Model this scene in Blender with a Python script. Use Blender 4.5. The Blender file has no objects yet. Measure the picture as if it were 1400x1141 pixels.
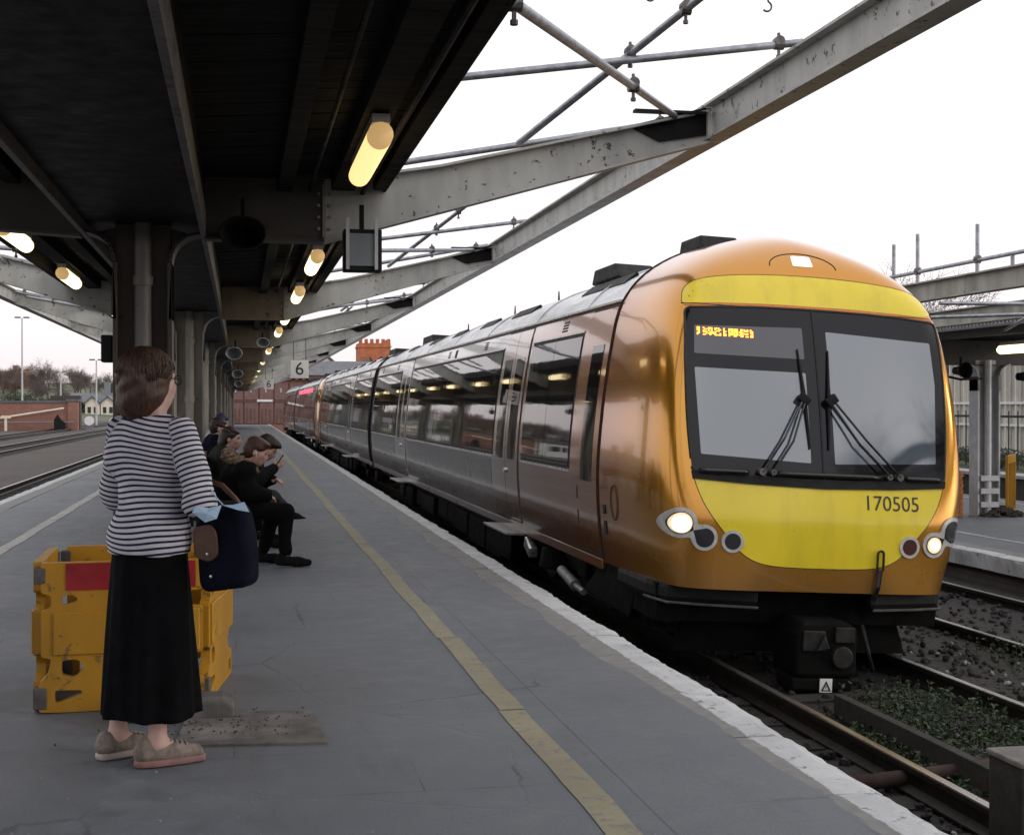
import bpy, bmesh, math, random
import numpy as np
from mathutils import Vector, Matrix
from mathutils.geometry import delaunay_2d_cdt
random.seed(7); np.random.seed(7)
R = math.radians
SC = bpy.context.scene
COL = SC.collection

# ------------------------------------------------------------------ camera, sky, sun, exposure
cam_d = bpy.data.cameras.new('camera'); cam = bpy.data.objects.new('camera', cam_d); COL.objects.link(cam)
cam_d.sensor_width = 36.0; cam_d.lens = 36.0 * 1900 / 1400
cam_d.clip_start = 0.05; cam_d.clip_end = 4000
cam.location = (0, 0, 1.45)
cam.rotation_euler = (R(90) - math.atan(15.5 / 1900), 0, -math.atan(372 / 1900))
SC.camera = cam

SUN_EL, SUN_AZ = R(16), R(118)      # azimuth clockwise from +Y: low, from the right and slightly behind the camera
w = bpy.data.worlds.new('World'); SC.world = w; w.use_nodes = True
nt = w.node_tree; nt.nodes.clear()
sky = nt.nodes.new('ShaderNodeTexSky'); sky.sky_type = 'NISHITA'; sky.sun_disc = False
sky.sun_elevation = SUN_EL; sky.sun_rotation = SUN_AZ; sky.dust_density = 2.5; sky.air_density = 1.0; sky.ozone_density = 1.0
hs = nt.nodes.new('ShaderNodeHueSaturation'); hs.inputs['Saturation'].default_value = 0.22; hs.inputs['Value'].default_value = 1.0
bg = nt.nodes.new('ShaderNodeBackground'); bg.inputs['Strength'].default_value = 0.15
ow = nt.nodes.new('ShaderNodeOutputWorld')
vm = nt.nodes.new('ShaderNodeMix'); vm.data_type = 'RGBA'; vm.inputs[0].default_value = 0.72; tc = nt.nodes.new('ShaderNodeTexCoord'); sx = nt.nodes.new('ShaderNodeSeparateXYZ'); cr = nt.nodes.new('ShaderNodeValToRGB'); mul = nt.nodes.new('ShaderNodeVectorMath'); mul.operation = 'SCALE'; mul.inputs['Scale'].default_value = 10.0
cr.color_ramp.elements[0].position = 0.0; cr.color_ramp.elements[0].color = (0.74, 0.665, 0.675, 1); cr.color_ramp.elements[1].position = 0.40; cr.color_ramp.elements[1].color = (0.96, 0.95, 0.98, 1)   # thin cloud veil, faintly pink low down
nt.links.new(tc.outputs['Generated'], sx.inputs[0]); nt.links.new(sx.outputs['Z'], cr.inputs['Fac']); nt.links.new(cr.outputs[0], mul.inputs[0]); nt.links.new(mul.outputs[0], vm.inputs[7])
nt.links.new(sky.outputs[0], hs.inputs['Color']); nt.links.new(hs.outputs[0], vm.inputs[6]); nt.links.new(vm.outputs[2], bg.inputs['Color']); nt.links.new(bg.outputs[0], ow.inputs['Surface'])

sun_d = bpy.data.lights.new('sun', 'SUN'); sun = bpy.data.objects.new('sun', sun_d); COL.objects.link(sun)
sun_d.energy = 0.5; sun_d.angle = R(12); sun_d.color = (1.0, 0.86, 0.70)
sv = Vector((math.sin(SUN_AZ) * math.cos(SUN_EL), math.cos(SUN_AZ) * math.cos(SUN_EL), math.sin(SUN_EL)))
sun.rotation_euler = sv.to_track_quat('Z', 'Y').to_euler()

SC.view_settings.view_transform = 'Standard'; SC.view_settings.look = 'None'
SC.view_settings.gamma = 1.0; SC.view_settings.use_curve_mapping = False
SC.view_settings.exposure = 0.2

# ------------------------------------------------------------------ helpers: materials
def newmat(name):
    m = bpy.data.materials.new(name); m.use_nodes = True
    n = m.node_tree; b = n.nodes.get('Principled BSDF')
    return m, n, b
def N(n, t, **kw):
    x = n.nodes.new(t)
    for k, v in kw.items():
        if hasattr(x, k) and k not in x.inputs: setattr(x, k, v)
        else: x.inputs[k].default_value = v
    return x
def noise(n, scale, detail=6, rough=0.6, vec=None, dist=0.0):
    t = N(n, 'ShaderNodeTexNoise'); t.inputs['Scale'].default_value = scale; t.inputs['Detail'].default_value = detail
    t.inputs['Roughness'].default_value = rough; t.inputs['Distortion'].default_value = dist
    if vec is not None: n.links.new(vec, t.inputs['Vector'])
    return t
def ramp(n, fac, stops):
    r = N(n, 'ShaderNodeValToRGB'); e = r.color_ramp.elements
    while len(e) < len(stops): e.new(0.5)
    for i, (p, c) in enumerate(stops):
        e[i].position = p; e[i].color = (c, c, c, 1) if isinstance(c, (int, float)) else (*c[:3], 1)
    n.links.new(fac, r.inputs['Fac']); return r
def mix(n, fac, a, b, mode='MIX'):
    x = N(n, 'ShaderNodeMix'); x.data_type = 'RGBA'; x.blend_type = mode
    for s, v in ((x.inputs[0], fac), (x.inputs[6], a), (x.inputs[7], b)):
        if hasattr(v, 'links') or hasattr(v, 'is_linked'): n.links.new(v, s)
        elif isinstance(v, (int, float)): s.default_value = v
        else: s.default_value = (*v[:3], 1)
    return x.outputs[2]
def mth(n, op, a, b=0.0, c=0.0):
    x = N(n, 'ShaderNodeMath'); x.operation = op
    for s, v in zip(x.inputs, (a, b, c)):
        if hasattr(v, 'is_linked'): n.links.new(v, s)
        else: s.default_value = v
    return x.outputs[0]
def coords(n, kind='Object', scale=None):
    t = N(n, 'ShaderNodeTexCoord'); o = t.outputs[kind]
    if scale:
        mp = N(n, 'ShaderNodeMapping'); mp.inputs['Scale'].default_value = scale; n.links.new(o, mp.inputs['Vector']); o = mp.outputs[0]
    return o
def bump(n, b, h, strength=0.3, dist=0.01):
    x = N(n, 'ShaderNodeBump'); x.inputs['Strength'].default_value = strength; x.inputs['Distance'].default_value = dist
    n.links.new(h, x.inputs['Height']); n.links.new(x.outputs[0], b.inputs['Normal'])
def pm(name, col, rough=0.6, metal=0.0, var=0.18, scale=6.0, bmp=0.0, coat=0.0, spec=0.5, stretch=None, rvar=0.1):
    m, n, b = newmat(name)
    v = coords(n, 'Object', stretch)
    t = noise(n, scale, 7, 0.62, v)
    lo = [max(0, c * (1 - var * 1.4)) for c in col]; hi = [min(1, c * (1 + var)) for c in col]
    r = ramp(n, t.outputs['Fac'], [(0.28, lo), (0.72, hi)])
    n.links.new(r.outputs[0], b.inputs['Base Color'])
    t2 = noise(n, scale * 2.3, 4, 0.6, v)
    rr = ramp(n, t2.outputs['Fac'], [(0.3, max(0.02, rough - rvar)), (0.7, min(1, rough + rvar))])
    n.links.new(rr.outputs[0], b.inputs['Roughness'])
    b.inputs['Metallic'].default_value = metal; b.inputs['Coat Weight'].default_value = coat
    b.inputs['Coat Roughness'].default_value = 0.08
    b.inputs['Specular IOR Level'].default_value = spec
    if bmp: bump(n, b, noise(n, scale * 6, 5, 0.6, v).outputs['Fac'], bmp, 0.01)
    return m
def emis(name, col, st, base=(0.8, 0.8, 0.8)):
    m, n, b = newmat(name); b.inputs['Base Color'].default_value = (*base, 1)
    b.inputs['Emission Color'].default_value = (*col, 1); b.inputs['Emission Strength'].default_value = st
    return m
def flake(name, paint, under, amount=0.62, scale=5.0, rough=0.55, grime=0.35):
    """old paint with flakes broken out and streaked dirt"""
    m, n, b = newmat(name); v = coords(n)
    big = noise(n, 2.1, 5, 0.6, v); fine = noise(n, scale * 3.0, 9, 0.66, v, 0.4)
    st = noise(n, 3.5, 6, 0.6, coords(n, 'Object', (1.0, 1.0, 0.25)))
    dirt = ramp(n, st.outputs['Fac'], [(0.35, [c * (1 - grime) for c in paint]), (0.68, paint)])
    f = mth(n, 'ADD', mth(n, 'MULTIPLY', big.outputs['Fac'], 0.25), mth(n, 'MULTIPLY', fine.outputs['Fac'], 0.75))
    k = ramp(n, f, [(amount - 0.006, 0.0), (amount + 0.006, 1.0)])
    c = mix(n, k.outputs[0], dirt.outputs[0], under)
    n.links.new(c, b.inputs['Base Color']); b.inputs['Roughness'].default_value = rough
    bump(n, b, mth(n, 'SUBTRACT', fine.outputs['Fac'], mth(n, 'MULTIPLY', k.outputs[0], 0.4)), 0.25, 0.006)
    return m
def brickmat(name, c1, c2, mortar, scale=1.0, bw=0.225, bh=0.075, plane='XZ'):
    m, n, b = newmat(name); v = coords(n)
    sp = N(n, 'ShaderNodeSeparateXYZ'); n.links.new(v, sp.inputs[0]); cb = N(n, 'ShaderNodeCombineXYZ')
    n.links.new(sp.outputs['X' if plane == 'XZ' else 'Y'], cb.inputs[0]); n.links.new(sp.outputs['Z'], cb.inputs[1])
    t = N(n, 'ShaderNodeTexBrick'); n.links.new(cb.outputs[0], t.inputs['Vector'])
    t.inputs['Color1'].default_value = (*c1, 1); t.inputs['Color2'].default_value = (*c2, 1); t.inputs['Mortar'].default_value = (*mortar, 1)
    t.inputs['Scale'].default_value = scale; t.inputs['Brick Width'].default_value = bw; t.inputs['Row Height'].default_value = bh
    t.inputs['Mortar Size'].default_value = 0.008; t.inputs['Bias'].default_value = -0.2
    g = noise(n, 0.6, 6, 0.65, v)
    c = mix(n, ramp(n, g.outputs['Fac'], [(0.3, 0.0), (0.75, 0.55)]).outputs[0], t.outputs['Color'], [x * 0.45 for x in c1])
    n.links.new(c, b.inputs['Base Color']); b.inputs['Roughness'].default_value = 0.85
    bump(n, b, t.outputs['Fac'], -0.3, 0.01)
    return m

# ------------------------------------------------------------------ helpers: mesh
class MB:
    def __init__(s): s.v = []; s.f = []
    def add(s, v, f):
        o = len(s.v); s.v += [tuple(p) for p in v]; s.f += [tuple(i + o for i in q) for q in f]; return s
    def box(s, x0, x1, y0, y1, z0, z1):
        return s.add([(x0,y0,z0),(x1,y0,z0),(x1,y1,z0),(x0,y1,z0),(x0,y0,z1),(x1,y0,z1),(x1,y1,z1),(x0,y1,z1)],
                     [(0,3,2,1),(4,5,6,7),(0,1,5,4),(1,2,6,5),(2,3,7,6),(3,0,4,7)])
    def obox(s, c, size, rot=None):
        hx, hy, hz = (k / 2 for k in size); m = rot or Matrix.Identity(3); c = Vector(c)
        return s.add([c + m @ Vector((a*hx, b*hy, d*hz)) for d in (-1, 1) for a, b in ((-1,-1),(1,-1),(1,1),(-1,1))],
                     [(0,3,2,1),(4,5,6,7),(0,1,5,4),(1,2,6,5),(2,3,7,6),(3,0,4,7)])
    def cyl(s, p0, p1, r0, r1=None, n=12, cap=True):
        p0, p1 = Vector(p0), Vector(p1); r1 = r0 if r1 is None else r1
        d = (p1 - p0).normalized(); a = d.orthogonal().normalized(); b = d.cross(a)
        v = []
        for p, r in ((p0, r0), (p1, r1)):
            for i in range(n):
                t = 2 * math.pi * i / n; v.append(p + a * (r * math.cos(t)) + b * (r * math.sin(t)))
        f = [(i, (i+1) % n, n + (i+1) % n, n + i) for i in range(n)]
        if cap: f += [tuple(range(n-1, -1, -1)), tuple(range(n, 2*n))]
        return s.add(v, f)
    def tube(s, pts, r, n=8, cap=True):
        pts = [Vector(p) for p in pts]; k = len(pts); v = []; up = None
        rs = r if isinstance(r, (list, tuple)) else [r] * k
        for i, p in enumerate(pts):
            d = (pts[min(i+1, k-1)] - pts[max(i-1, 0)]).normalized()
            if up is None: up = d.orthogonal().normalized()
            a = (up - d * up.dot(d)); a = a.normalized() if a.length > 1e-6 else d.orthogonal().normalized(); up = a; b = d.cross(a)
            for j in range(n):
                t = 2 * math.pi * j / n; v.append(p + a * (rs[i] * math.cos(t)) + b * (rs[i] * math.sin(t)))
        f = [(i*n + j, i*n + (j+1) % n, (i+1)*n + (j+1) % n, (i+1)*n + j) for i in range(k-1) for j in range(n)]
        if cap: f += [tuple(range(n-1, -1, -1)), tuple(range((k-1)*n, k*n))]
        return s.add(v, f)
    def prism(s, poly, a0, a1, axis='Y'):
        """extrude polygon (in the two other axes) between a0 and a1"""
        k = len(poly)
        def P(p, a): return {'Y': (p[0], a, p[1]), 'X': (a, p[0], p[1]), 'Z': (p[0], p[1], a)}[axis]
        v = [P(p, a0) for p in poly] + [P(p, a1) for p in poly]
        f = [(i, (i+1) % k, k + (i+1) % k, k + i) for i in range(k)] + [tuple(range(k-1, -1, -1)), tuple(range(k, 2*k))]
        return s.add(v, f)
    def lathe(s, prof, c=(0,0,0), n=16, axis=(0,0,1)):
        ax = Vector(axis).normalized(); a = ax.orthogonal().normalized(); b = ax.cross(a); c = Vector(c); v = []
        for r, h in prof:
            for i in range(n):
                t = 2 * math.pi * i / n; v.append(c + ax * h + a * (r * math.cos(t)) + b * (r * math.sin(t)))
        k = len(prof)
        f = [(i*n + j, i*n + (j+1) % n, (i+1)*n + (j+1) % n, (i+1)*n + j) for i in range(k-1) for j in range(n)]
        f += [tuple(range(n-1, -1, -1)), tuple(range((k-1)*n, k*n))]
        return s.add(v, f)
def recalc(me):
    bm = bmesh.new(); bm.from_mesh(me); bmesh.ops.recalc_face_normals(bm, faces=bm.faces); bm.to_mesh(me); bm.free()
def link(name, me, mat=None, parent=None, bev=0.0):
    o = bpy.data.objects.new(name, me); COL.objects.link(o)
    if mat and not me.materials: me.materials.append(mat)
    if parent: o.parent = parent
    if bev:
        b = o.modifiers.new('bevel', 'BEVEL'); b.width = bev; b.segments = 2; b.limit_method = 'ANGLE'
    return o
def mesh(name, mb, fix=True, smooth=False):
    me = bpy.data.meshes.new(name); me.from_pydata(mb.v, [], mb.f)
    if fix: recalc(me)
    if smooth: me.polygons.foreach_set('use_smooth', [True] * len(me.polygons))
    me.update(); return me
def part(name, mb, mat, parent=None, smooth=False, bev=0.0, off=True, fix=True, label=None):
    """one mesh object; coordinates given in world space when the parent is an unrotated Empty (off=True)"""
    if parent and off and any(abs(c) > 1e-9 for c in parent.location):
        lx, ly, lz = parent.location; mb.v = [(a-lx, b-ly, c-lz) for a, b, c in mb.v]
    o = link(name, mesh(name, mb, fix, smooth), mat, parent, bev)
    if label: o['label'] = label
    return o
def tag(o, label, cat=None, group=None, kind=None):
    o['label'] = label
    if cat: o['category'] = cat
    if group: o['group'] = group
    if kind: o['kind'] = kind
    return o
def thing(name, label, cat, loc=(0,0,0), rz=0.0, group=None):
    o = bpy.data.objects.new(name, None); COL.objects.link(o); o.location = loc; o.rotation_euler = (0, 0, rz)
    o.empty_display_size = 0.1
    return tag(o, label, cat, group)
def copy_tree(o, parent=None):
    c = o.copy(); COL.objects.link(c); c.parent = parent
    for ch in list(o.children): copy_tree(ch, c)
    return c
def shade_auto(o, ang=35):
    me = o.data; me.polygons.foreach_set('use_smooth', [True] * len(me.polygons))
    bm = bmesh.new(); bm.from_mesh(me)
    for e in bm.edges:
        e.smooth = len(e.link_faces) == 2 and e.calc_face_angle(0) < R(ang)
    bm.to_mesh(me); bm.free()
def text_mesh(body, size, align='CENTER'):
    cu = bpy.data.curves.new('txt', 'FONT'); cu.body = body; cu.size = size; cu.align_x = align; cu.align_y = 'CENTER'
    cu.resolution_u = 4
    o = bpy.data.objects.new('txt', cu); COL.objects.link(o)
    dg = bpy.context.evaluated_depsgraph_get(); me = bpy.data.meshes.new_from_object(o.evaluated_get(dg))
    v = [tuple(x.co) for x in me.vertices]; f = [tuple(p.vertices) for p in me.polygons]
    bpy.data.objects.remove(o); bpy.data.curves.remove(cu); bpy.data.meshes.remove(me)
    return v, f

# ------------------------------------------------------------------ materials
def asphalt():
    m, n, b = newmat('platform asphalt'); v = coords(n)
    fine = noise(n, 90, 4, 0.7, v); mid = noise(n, 5.5, 8, 0.65, v); big = noise(n, 0.45, 5, 0.6, v)
    st = noise(n, 1.6, 7, 0.7, coords(n, 'Object', (1.6, 0.35, 1)))
    base = ramp(n, big.outputs['Fac'], [(0.3, (0.080, 0.090, 0.106)), (0.7, (0.128, 0.137, 0.150))])
    c = mix(n, 0.55, base.outputs[0], ramp(n, mid.outputs['Fac'], [(0.25, 0.30), (0.75, 0.66)]).outputs[0], 'OVERLAY')
    c = mix(n, ramp(n, st.outputs['Fac'], [(0.56, 0.0), (0.74, 0.5)]).outputs[0], c, (0.050, 0.050, 0.054))
    wob = N(n, 'ShaderNodeMixRGB'); wob.inputs[0].default_value = 0.12
    n.links.new(v, wob.inputs[1]); n.links.new(noise(n, 3.0, 6, 0.7, v).outputs['Color'], wob.inputs[2])
    vo = N(n, 'ShaderNodeTexVoronoi'); vo.feature = 'DISTANCE_TO_EDGE'; vo.inputs['Scale'].default_value = 0.85; n.links.new(wob.outputs[0], vo.inputs['Vector'])
    cr = ramp(n, vo.outputs['Distance'], [(0.002, 1.0), (0.007, 0.0)])
    msk = ramp(n, noise(n, 0.8, 3, 0.5, v).outputs['Fac'], [(0.52, 0.0), (0.60, 0.8)])
    c = mix(n, mth(n, 'MULTIPLY', cr.outputs[0], msk.outputs[0]), c, (0.022, 0.022, 0.024))
    bk = N(n, 'ShaderNodeTexBrick'); wb = N(n, 'ShaderNodeMixRGB'); wb.inputs[0].default_value = 0.05; n.links.new(v, wb.inputs[1]); n.links.new(noise(n, 1.2, 7, 0.7, v).outputs['Color'], wb.inputs[2]); n.links.new(wb.outputs[0], bk.inputs['Vector'])
    bk.inputs['Scale'].default_value = 1.0; bk.inputs['Brick Width'].default_value = 1.35; bk.inputs['Row Height'].default_value = 0.62; bk.inputs['Mortar Size'].default_value = 0.0045; bk.inputs['Mortar Smooth'].default_value = 0.6
    m2 = ramp(n, noise(n, 1.1, 4, 0.6, v).outputs['Fac'], [(0.50, 0.0), (0.60, 0.85)])
    c = mix(n, mth(n, 'MULTIPLY', bk.outputs['Fac'], m2.outputs[0]), c, (0.030, 0.032, 0.036))
    pt = N(n, 'ShaderNodeTexVoronoi'); pt.inputs['Scale'].default_value = 0.30; n.links.new(wob.outputs[0], pt.inputs['Vector'])
    c = mix(n, 0.16, c, ramp(n, pt.outputs['Color'], [(0.1, 0.25), (0.9, 0.75)]).outputs[0], 'OVERLAY')
    sp = ramp(n, noise(n, 26, 3, 0.5, v).outputs['Fac'], [(0.765, 0.0), (0.80, 0.5)])       # gum and grit
    c = mix(n, sp.outputs[0], c, (0.30, 0.30, 0.29))
    c = mix(n, 0.45, c, fine.outputs['Fac'], 'OVERLAY')
    ag = ramp(n, noise(n, 260, 2, 0.5, v).outputs['Fac'], [(0.60, 0.0), (0.72, 0.35)]); c = mix(n, ag.outputs[0], c, (0.24, 0.24, 0.24))
    n.links.new(c, b.inputs['Base Color'])
    n.links.new(ramp(n, mid.outputs['Fac'], [(0.3, 0.52), (0.7, 0.82)]).outputs[0], b.inputs['Roughness'])
    bump(n, b, mth(n, 'SUBTRACT', mth(n, 'ADD', fine.outputs['Fac'], mid.outputs['Fac']), mth(n, 'MULTIPLY', cr.outputs[0], 0.8)), 0.35, 0.004)
    return m
def coping_mat():
    m, n, b = newmat('coping stone'); v = coords(n); sp = N(n, 'ShaderNodeSeparateXYZ'); n.links.new(v, sp.inputs[0])
    oi = N(n, 'ShaderNodeObjectInfo'); off = N(n, 'ShaderNodeVectorMath'); off.operation = 'ADD'; n.links.new(v, off.inputs[0])
    sc = N(n, 'ShaderNodeVectorMath'); sc.operation = 'SCALE'; n.links.new(oi.outputs['Location'], sc.inputs[0]); sc.inputs['Scale'].default_value = 1.0
    n.links.new(sc.outputs[0], off.inputs[1]); p = off.outputs[0]
    stone = ramp(n, noise(n, 9, 8, 0.7, p).outputs['Fac'], [(0.25, (0.115, 0.115, 0.113)), (0.75, (0.215, 0.213, 0.205))])
    edge = mth(n, 'ADD', sp.outputs['X'], mth(n, 'MULTIPLY', mth(n, 'SUBTRACT', noise(n, 5, 7, 0.75, p).outputs['Fac'], 0.5), 0.06))
    band = ramp(n, mth(n, 'ADD', edge, 0.5), [(0.318, 0.0), (0.323, 1.0)])     # paint from x = -0.18 outwards
    chip = ramp(n, noise(n, 11, 10, 0.78, p, 0.5).outputs['Fac'], [(0.585, 1.0), (0.60, 0.0)])
    pc = ramp(n, noise(n, 3.2, 6, 0.6, p).outputs['Fac'], [(0.3, (0.32, 0.33, 0.34)), (0.7, (0.50, 0.51, 0.52))])
    c = mix(n, mth(n, 'MULTIPLY', band.outputs[0], chip.outputs[0]), stone.outputs[0], pc.outputs[0])
    n.links.new(c, b.inputs['Base Color']); b.inputs['Roughness'].default_value = 0.75
    bump(n, b, noise(n, 30, 6, 0.7, p).outputs['Fac'], 0.4, 0.006)
    return m
def line_mat(name, c0, c1, worn=0.56):
    m, n, b = newmat(name); v = coords(n)
    pc = ramp(n, noise(n, 1.4, 7, 0.65, v).outputs['Fac'], [(0.3, c0), (0.7, c1)])
    ch = ramp(n, noise(n, 14, 10, 0.75, v).outputs['Fac'], [(worn - 0.02, 0.0), (worn + 0.05, 0.75)])
    n.links.new(mix(n, ch.outputs[0], pc.outputs[0], (0.12, 0.12, 0.12)), b.inputs['Base Color']); b.inputs['Roughness'].default_value = 0.7
    bump(n, b, noise(n, 80, 4, 0.7, v).outputs['Fac'], 0.3, 0.003)
    return m
def livery():
    m, n, b = newmat('train livery gold to silver'); v = coords(n); sp = N(n, 'ShaderNodeSeparateXYZ'); n.links.new(v, sp.inputs[0])
    g = mth(n, 'DIVIDE', sp.outputs['Y'], 10.0)
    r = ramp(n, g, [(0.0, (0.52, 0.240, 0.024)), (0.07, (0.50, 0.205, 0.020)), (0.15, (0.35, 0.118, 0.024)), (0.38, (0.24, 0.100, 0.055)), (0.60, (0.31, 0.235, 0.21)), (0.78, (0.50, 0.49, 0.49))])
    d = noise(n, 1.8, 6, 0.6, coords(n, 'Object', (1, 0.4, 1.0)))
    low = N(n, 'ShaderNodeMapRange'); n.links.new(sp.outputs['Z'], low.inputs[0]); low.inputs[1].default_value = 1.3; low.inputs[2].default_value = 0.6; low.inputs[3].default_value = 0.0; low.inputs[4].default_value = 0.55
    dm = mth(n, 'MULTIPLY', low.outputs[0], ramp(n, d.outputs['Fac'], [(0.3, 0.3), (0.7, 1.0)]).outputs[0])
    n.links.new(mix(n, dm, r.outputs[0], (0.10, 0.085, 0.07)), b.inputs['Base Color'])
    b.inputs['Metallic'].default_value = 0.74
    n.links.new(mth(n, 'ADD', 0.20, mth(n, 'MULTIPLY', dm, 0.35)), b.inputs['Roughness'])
    b.inputs['Coat Weight'].default_value = 0.7; b.inputs['Coat Roughness'].default_value = 0.06
    bump(n, b, noise(n, 1.1, 3, 0.5, coords(n, 'Object', (1, 0.6, 1.6))).outputs['Fac'], 0.03, 0.05)
    return m
def glass(name, col, rough=0.03, ior=1.52):
    m, n, b = newmat(name); v = coords(n)
    b.inputs['Base Color'].default_value = (*col, 1); b.inputs['IOR'].default_value = ior
    n.links.new(ramp(n, noise(n, 3, 6, 0.65, v).outputs['Fac'], [(0.35, rough), (0.8, rough + 0.06)]).outputs[0], b.inputs['Roughness'])
    bump(n, b, noise(n, 1.4, 2, 0.5, v).outputs['Fac'], 0.05, 0.02)
    return m
def ballast(name, c0, c1, moss=0.0):
    m, n, b = newmat(name); v = coords(n)
    vo = N(n, 'ShaderNodeTexVoronoi'); vo.inputs['Scale'].default_value = 18; n.links.new(v, vo.inputs['Vector'])
    c = mix(n, vo.outputs['Color'], c0, c1); big = noise(n, 0.22, 6, 0.65, v)
    c = mix(n, ramp(n, big.outputs['Fac'], [(0.4, 0.0), (0.7, 0.6)]).outputs[0], c, (0.030, 0.022, 0.016))
    if moss: c = mix(n, ramp(n, noise(n, 0.5, 6, 0.7, v).outputs['Fac'], [(0.5, 0.0), (0.62, moss)]).outputs[0], c, (0.035, 0.05, 0.02))
    n.links.new(c, b.inputs['Base Color']); b.inputs['Roughness'].default_value = 0.9
    bump(n, b, vo.outputs['Distance'], 0.7, 0.03)
    return m

A = {}
A['asphalt'] = asphalt(); A['coping'] = coping_mat()
A['yline'] = line_mat('worn yellow line', (0.175, 0.158, 0.100), (0.265, 0.236, 0.148), 0.545)
A['wline'] = line_mat('worn pale line', (0.26, 0.26, 0.24), (0.36, 0.36, 0.34), 0.55)
A['slab'] = pm('concrete repair slab', (0.125, 0.115, 0.105), 0.85, var=0.5, scale=5, bmp=0.5)
A['dirt'] = pm('loose dirt', (0.055, 0.042, 0.034), 0.95, var=0.5, scale=9, bmp=0.6)
A['dkbrick'] = brickmat('platform wall brick', (0.060, 0.050, 0.046), (0.085, 0.068, 0.06), (0.035, 0.034, 0.033), plane='YZ')
A['ballast'] = ballast('ballast', (0.030, 0.025, 0.022), (0.10, 0.085, 0.074), 0.0)
A['shadowed'] = ballast('oily ballast', (0.008, 0.007, 0.0065), (0.028, 0.025, 0.023), 0.0)  # near-black tone holds the shade between the platforms
A['stone'] = pm('ballast stone', (0.017, 0.0155, 0.0148), 0.9, var=0.5, scale=7)
A['litter'] = pm('pale stone chips', (0.26, 0.26, 0.25), 0.8, var=0.3)
A['rail'] = pm('rail steel', (0.016, 0.012, 0.010), 0.55, 0.4, var=0.4, scale=9)
A['railtop'] = pm('rail head', (0.42, 0.40, 0.38), 0.32, 0.9, var=0.25, scale=20, stretch=(1, 0.05, 1))
A['rustp'] = pm('rusty pipe', (0.035, 0.016, 0.012), 0.8, var=0.4)
A['sleeper'] = pm('sleeper', (0.024, 0.020, 0.017), 0.9, var=0.5, scale=5, bmp=0.4, stretch=(0.3, 2, 2))
A['cream'] = flake('cream paint peeling', (0.42, 0.42, 0.395), (0.060, 0.045, 0.035), 0.600, 5.0)
A['cream2'] = flake('cream paint worn', (0.36, 0.345, 0.30), (0.075, 0.050, 0.035), 0.63, 4.0, grime=0.5)
A['colshade'] = flake('shade darkened column paint', (0.050, 0.037, 0.030), (0.02, 0.016, 0.014), 0.6, 4.0)  # column paint with shade put into its colour
A['armshade'] = flake('shaded sooty arm paint', (0.060, 0.053, 0.047), (0.02, 0.016, 0.014), 0.6, 4.0)  # sooty paint, darkened further to stand for shade
A['armlit'] = flake('lamp lit arm paint', (0.20, 0.165, 0.12), (0.04, 0.03, 0.025), 0.61, 4.0)  # arm paint with the lamps' warm light put into its colour
A['pipeshade'] = flake('shade darkened pipe', (0.13, 0.12, 0.11), (0.05, 0.035, 0.03), 0.6, 4.0)  # pipe paint darkened for the first column's shade
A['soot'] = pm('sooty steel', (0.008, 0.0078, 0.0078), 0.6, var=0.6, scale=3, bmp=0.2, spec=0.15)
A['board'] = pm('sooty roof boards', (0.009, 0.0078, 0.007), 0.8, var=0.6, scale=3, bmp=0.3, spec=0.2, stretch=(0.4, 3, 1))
A['felt'] = pm('roof felt', (0.05, 0.05, 0.052), 0.9, var=0.3)
A['flange'] = flake('worn flange paint', (0.115, 0.105, 0.095), (0.03, 0.024, 0.02), 0.56, 6.0)
A['galv'] = pm('galvanised scaffold tube', (0.30, 0.31, 0.34), 0.42, 0.75, var=0.3, scale=14)
A['clamp'] = pm('scaffold clamp', (0.13, 0.12, 0.115), 0.55, 0.6, var=0.4, scale=20)
A['black'] = pm('black plastic', (0.005, 0.005, 0.0055), 0.6, var=0.3, spec=0.25)
A['blackg'] = pm('black gloss', (0.008, 0.008, 0.009), 0.22, var=0.2)
A['under'] = pm('underframe grime', (0.0035, 0.0033, 0.003), 0.8, 0.0, var=0.6, scale=5, bmp=0.3, spec=0.12)
A['couple'] = pm('greasy coupler steel', (0.020, 0.019, 0.018), 0.5, 0.3, var=0.6, scale=14, spec=0.3)
A['alu'] = pm('scuffed aluminium', (0.26, 0.26, 0.255), 0.5, 0.6, var=0.3, scale=12)
A['tyre'] = pm('wheel steel', (0.10, 0.085, 0.075), 0.5, 0.6, var=0.4)
A['livery'] = livery()
A['silver'] = pm('train roof silver', (0.58, 0.59, 0.60), 0.30, 0.6, var=0.22, scale=2, stretch=(2, 0.5, 2))
A['dgrey'] = pm('dark grey panel', (0.10, 0.10, 0.105), 0.22, 0.4, var=0.15, scale=2, coat=0.6)
A['trim'] = pm('window trim', (0.55, 0.54, 0.52), 0.3, 0.8, var=0.1)
A['seam'] = pm('rubber seam', (0.01, 0.01, 0.01), 0.7, var=0.2)
def yellow_paint():
    m, n, b = newmat('warning yellow paint'); v = coords(n)
    base = ramp(n, noise(n, 1.6, 5, 0.55, v).outputs['Fac'], [(0.3, (0.68, 0.53, 0.014)), (0.7, (0.74, 0.585, 0.017))])
    sk = ramp(n, noise(n, 42, 2, 0.5, v).outputs['Fac'], [(0.755, 0.0), (0.785, 0.8)]); c = mix(n, sk.outputs[0], base.outputs[0], (0.10, 0.075, 0.02))
    dr = ramp(n, noise(n, 6, 6, 0.65, coords(n, 'Object', (1, 1, 0.22))).outputs['Fac'], [(0.5, 0.0), (0.8, 0.30)]); c = mix(n, dr.outputs[0], c, (0.30, 0.22, 0.03))
    n.links.new(c, b.inputs['Base Color']); b.inputs['Roughness'].default_value = 0.34; b.inputs['Coat Weight'].default_value = 0.3; return m
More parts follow.
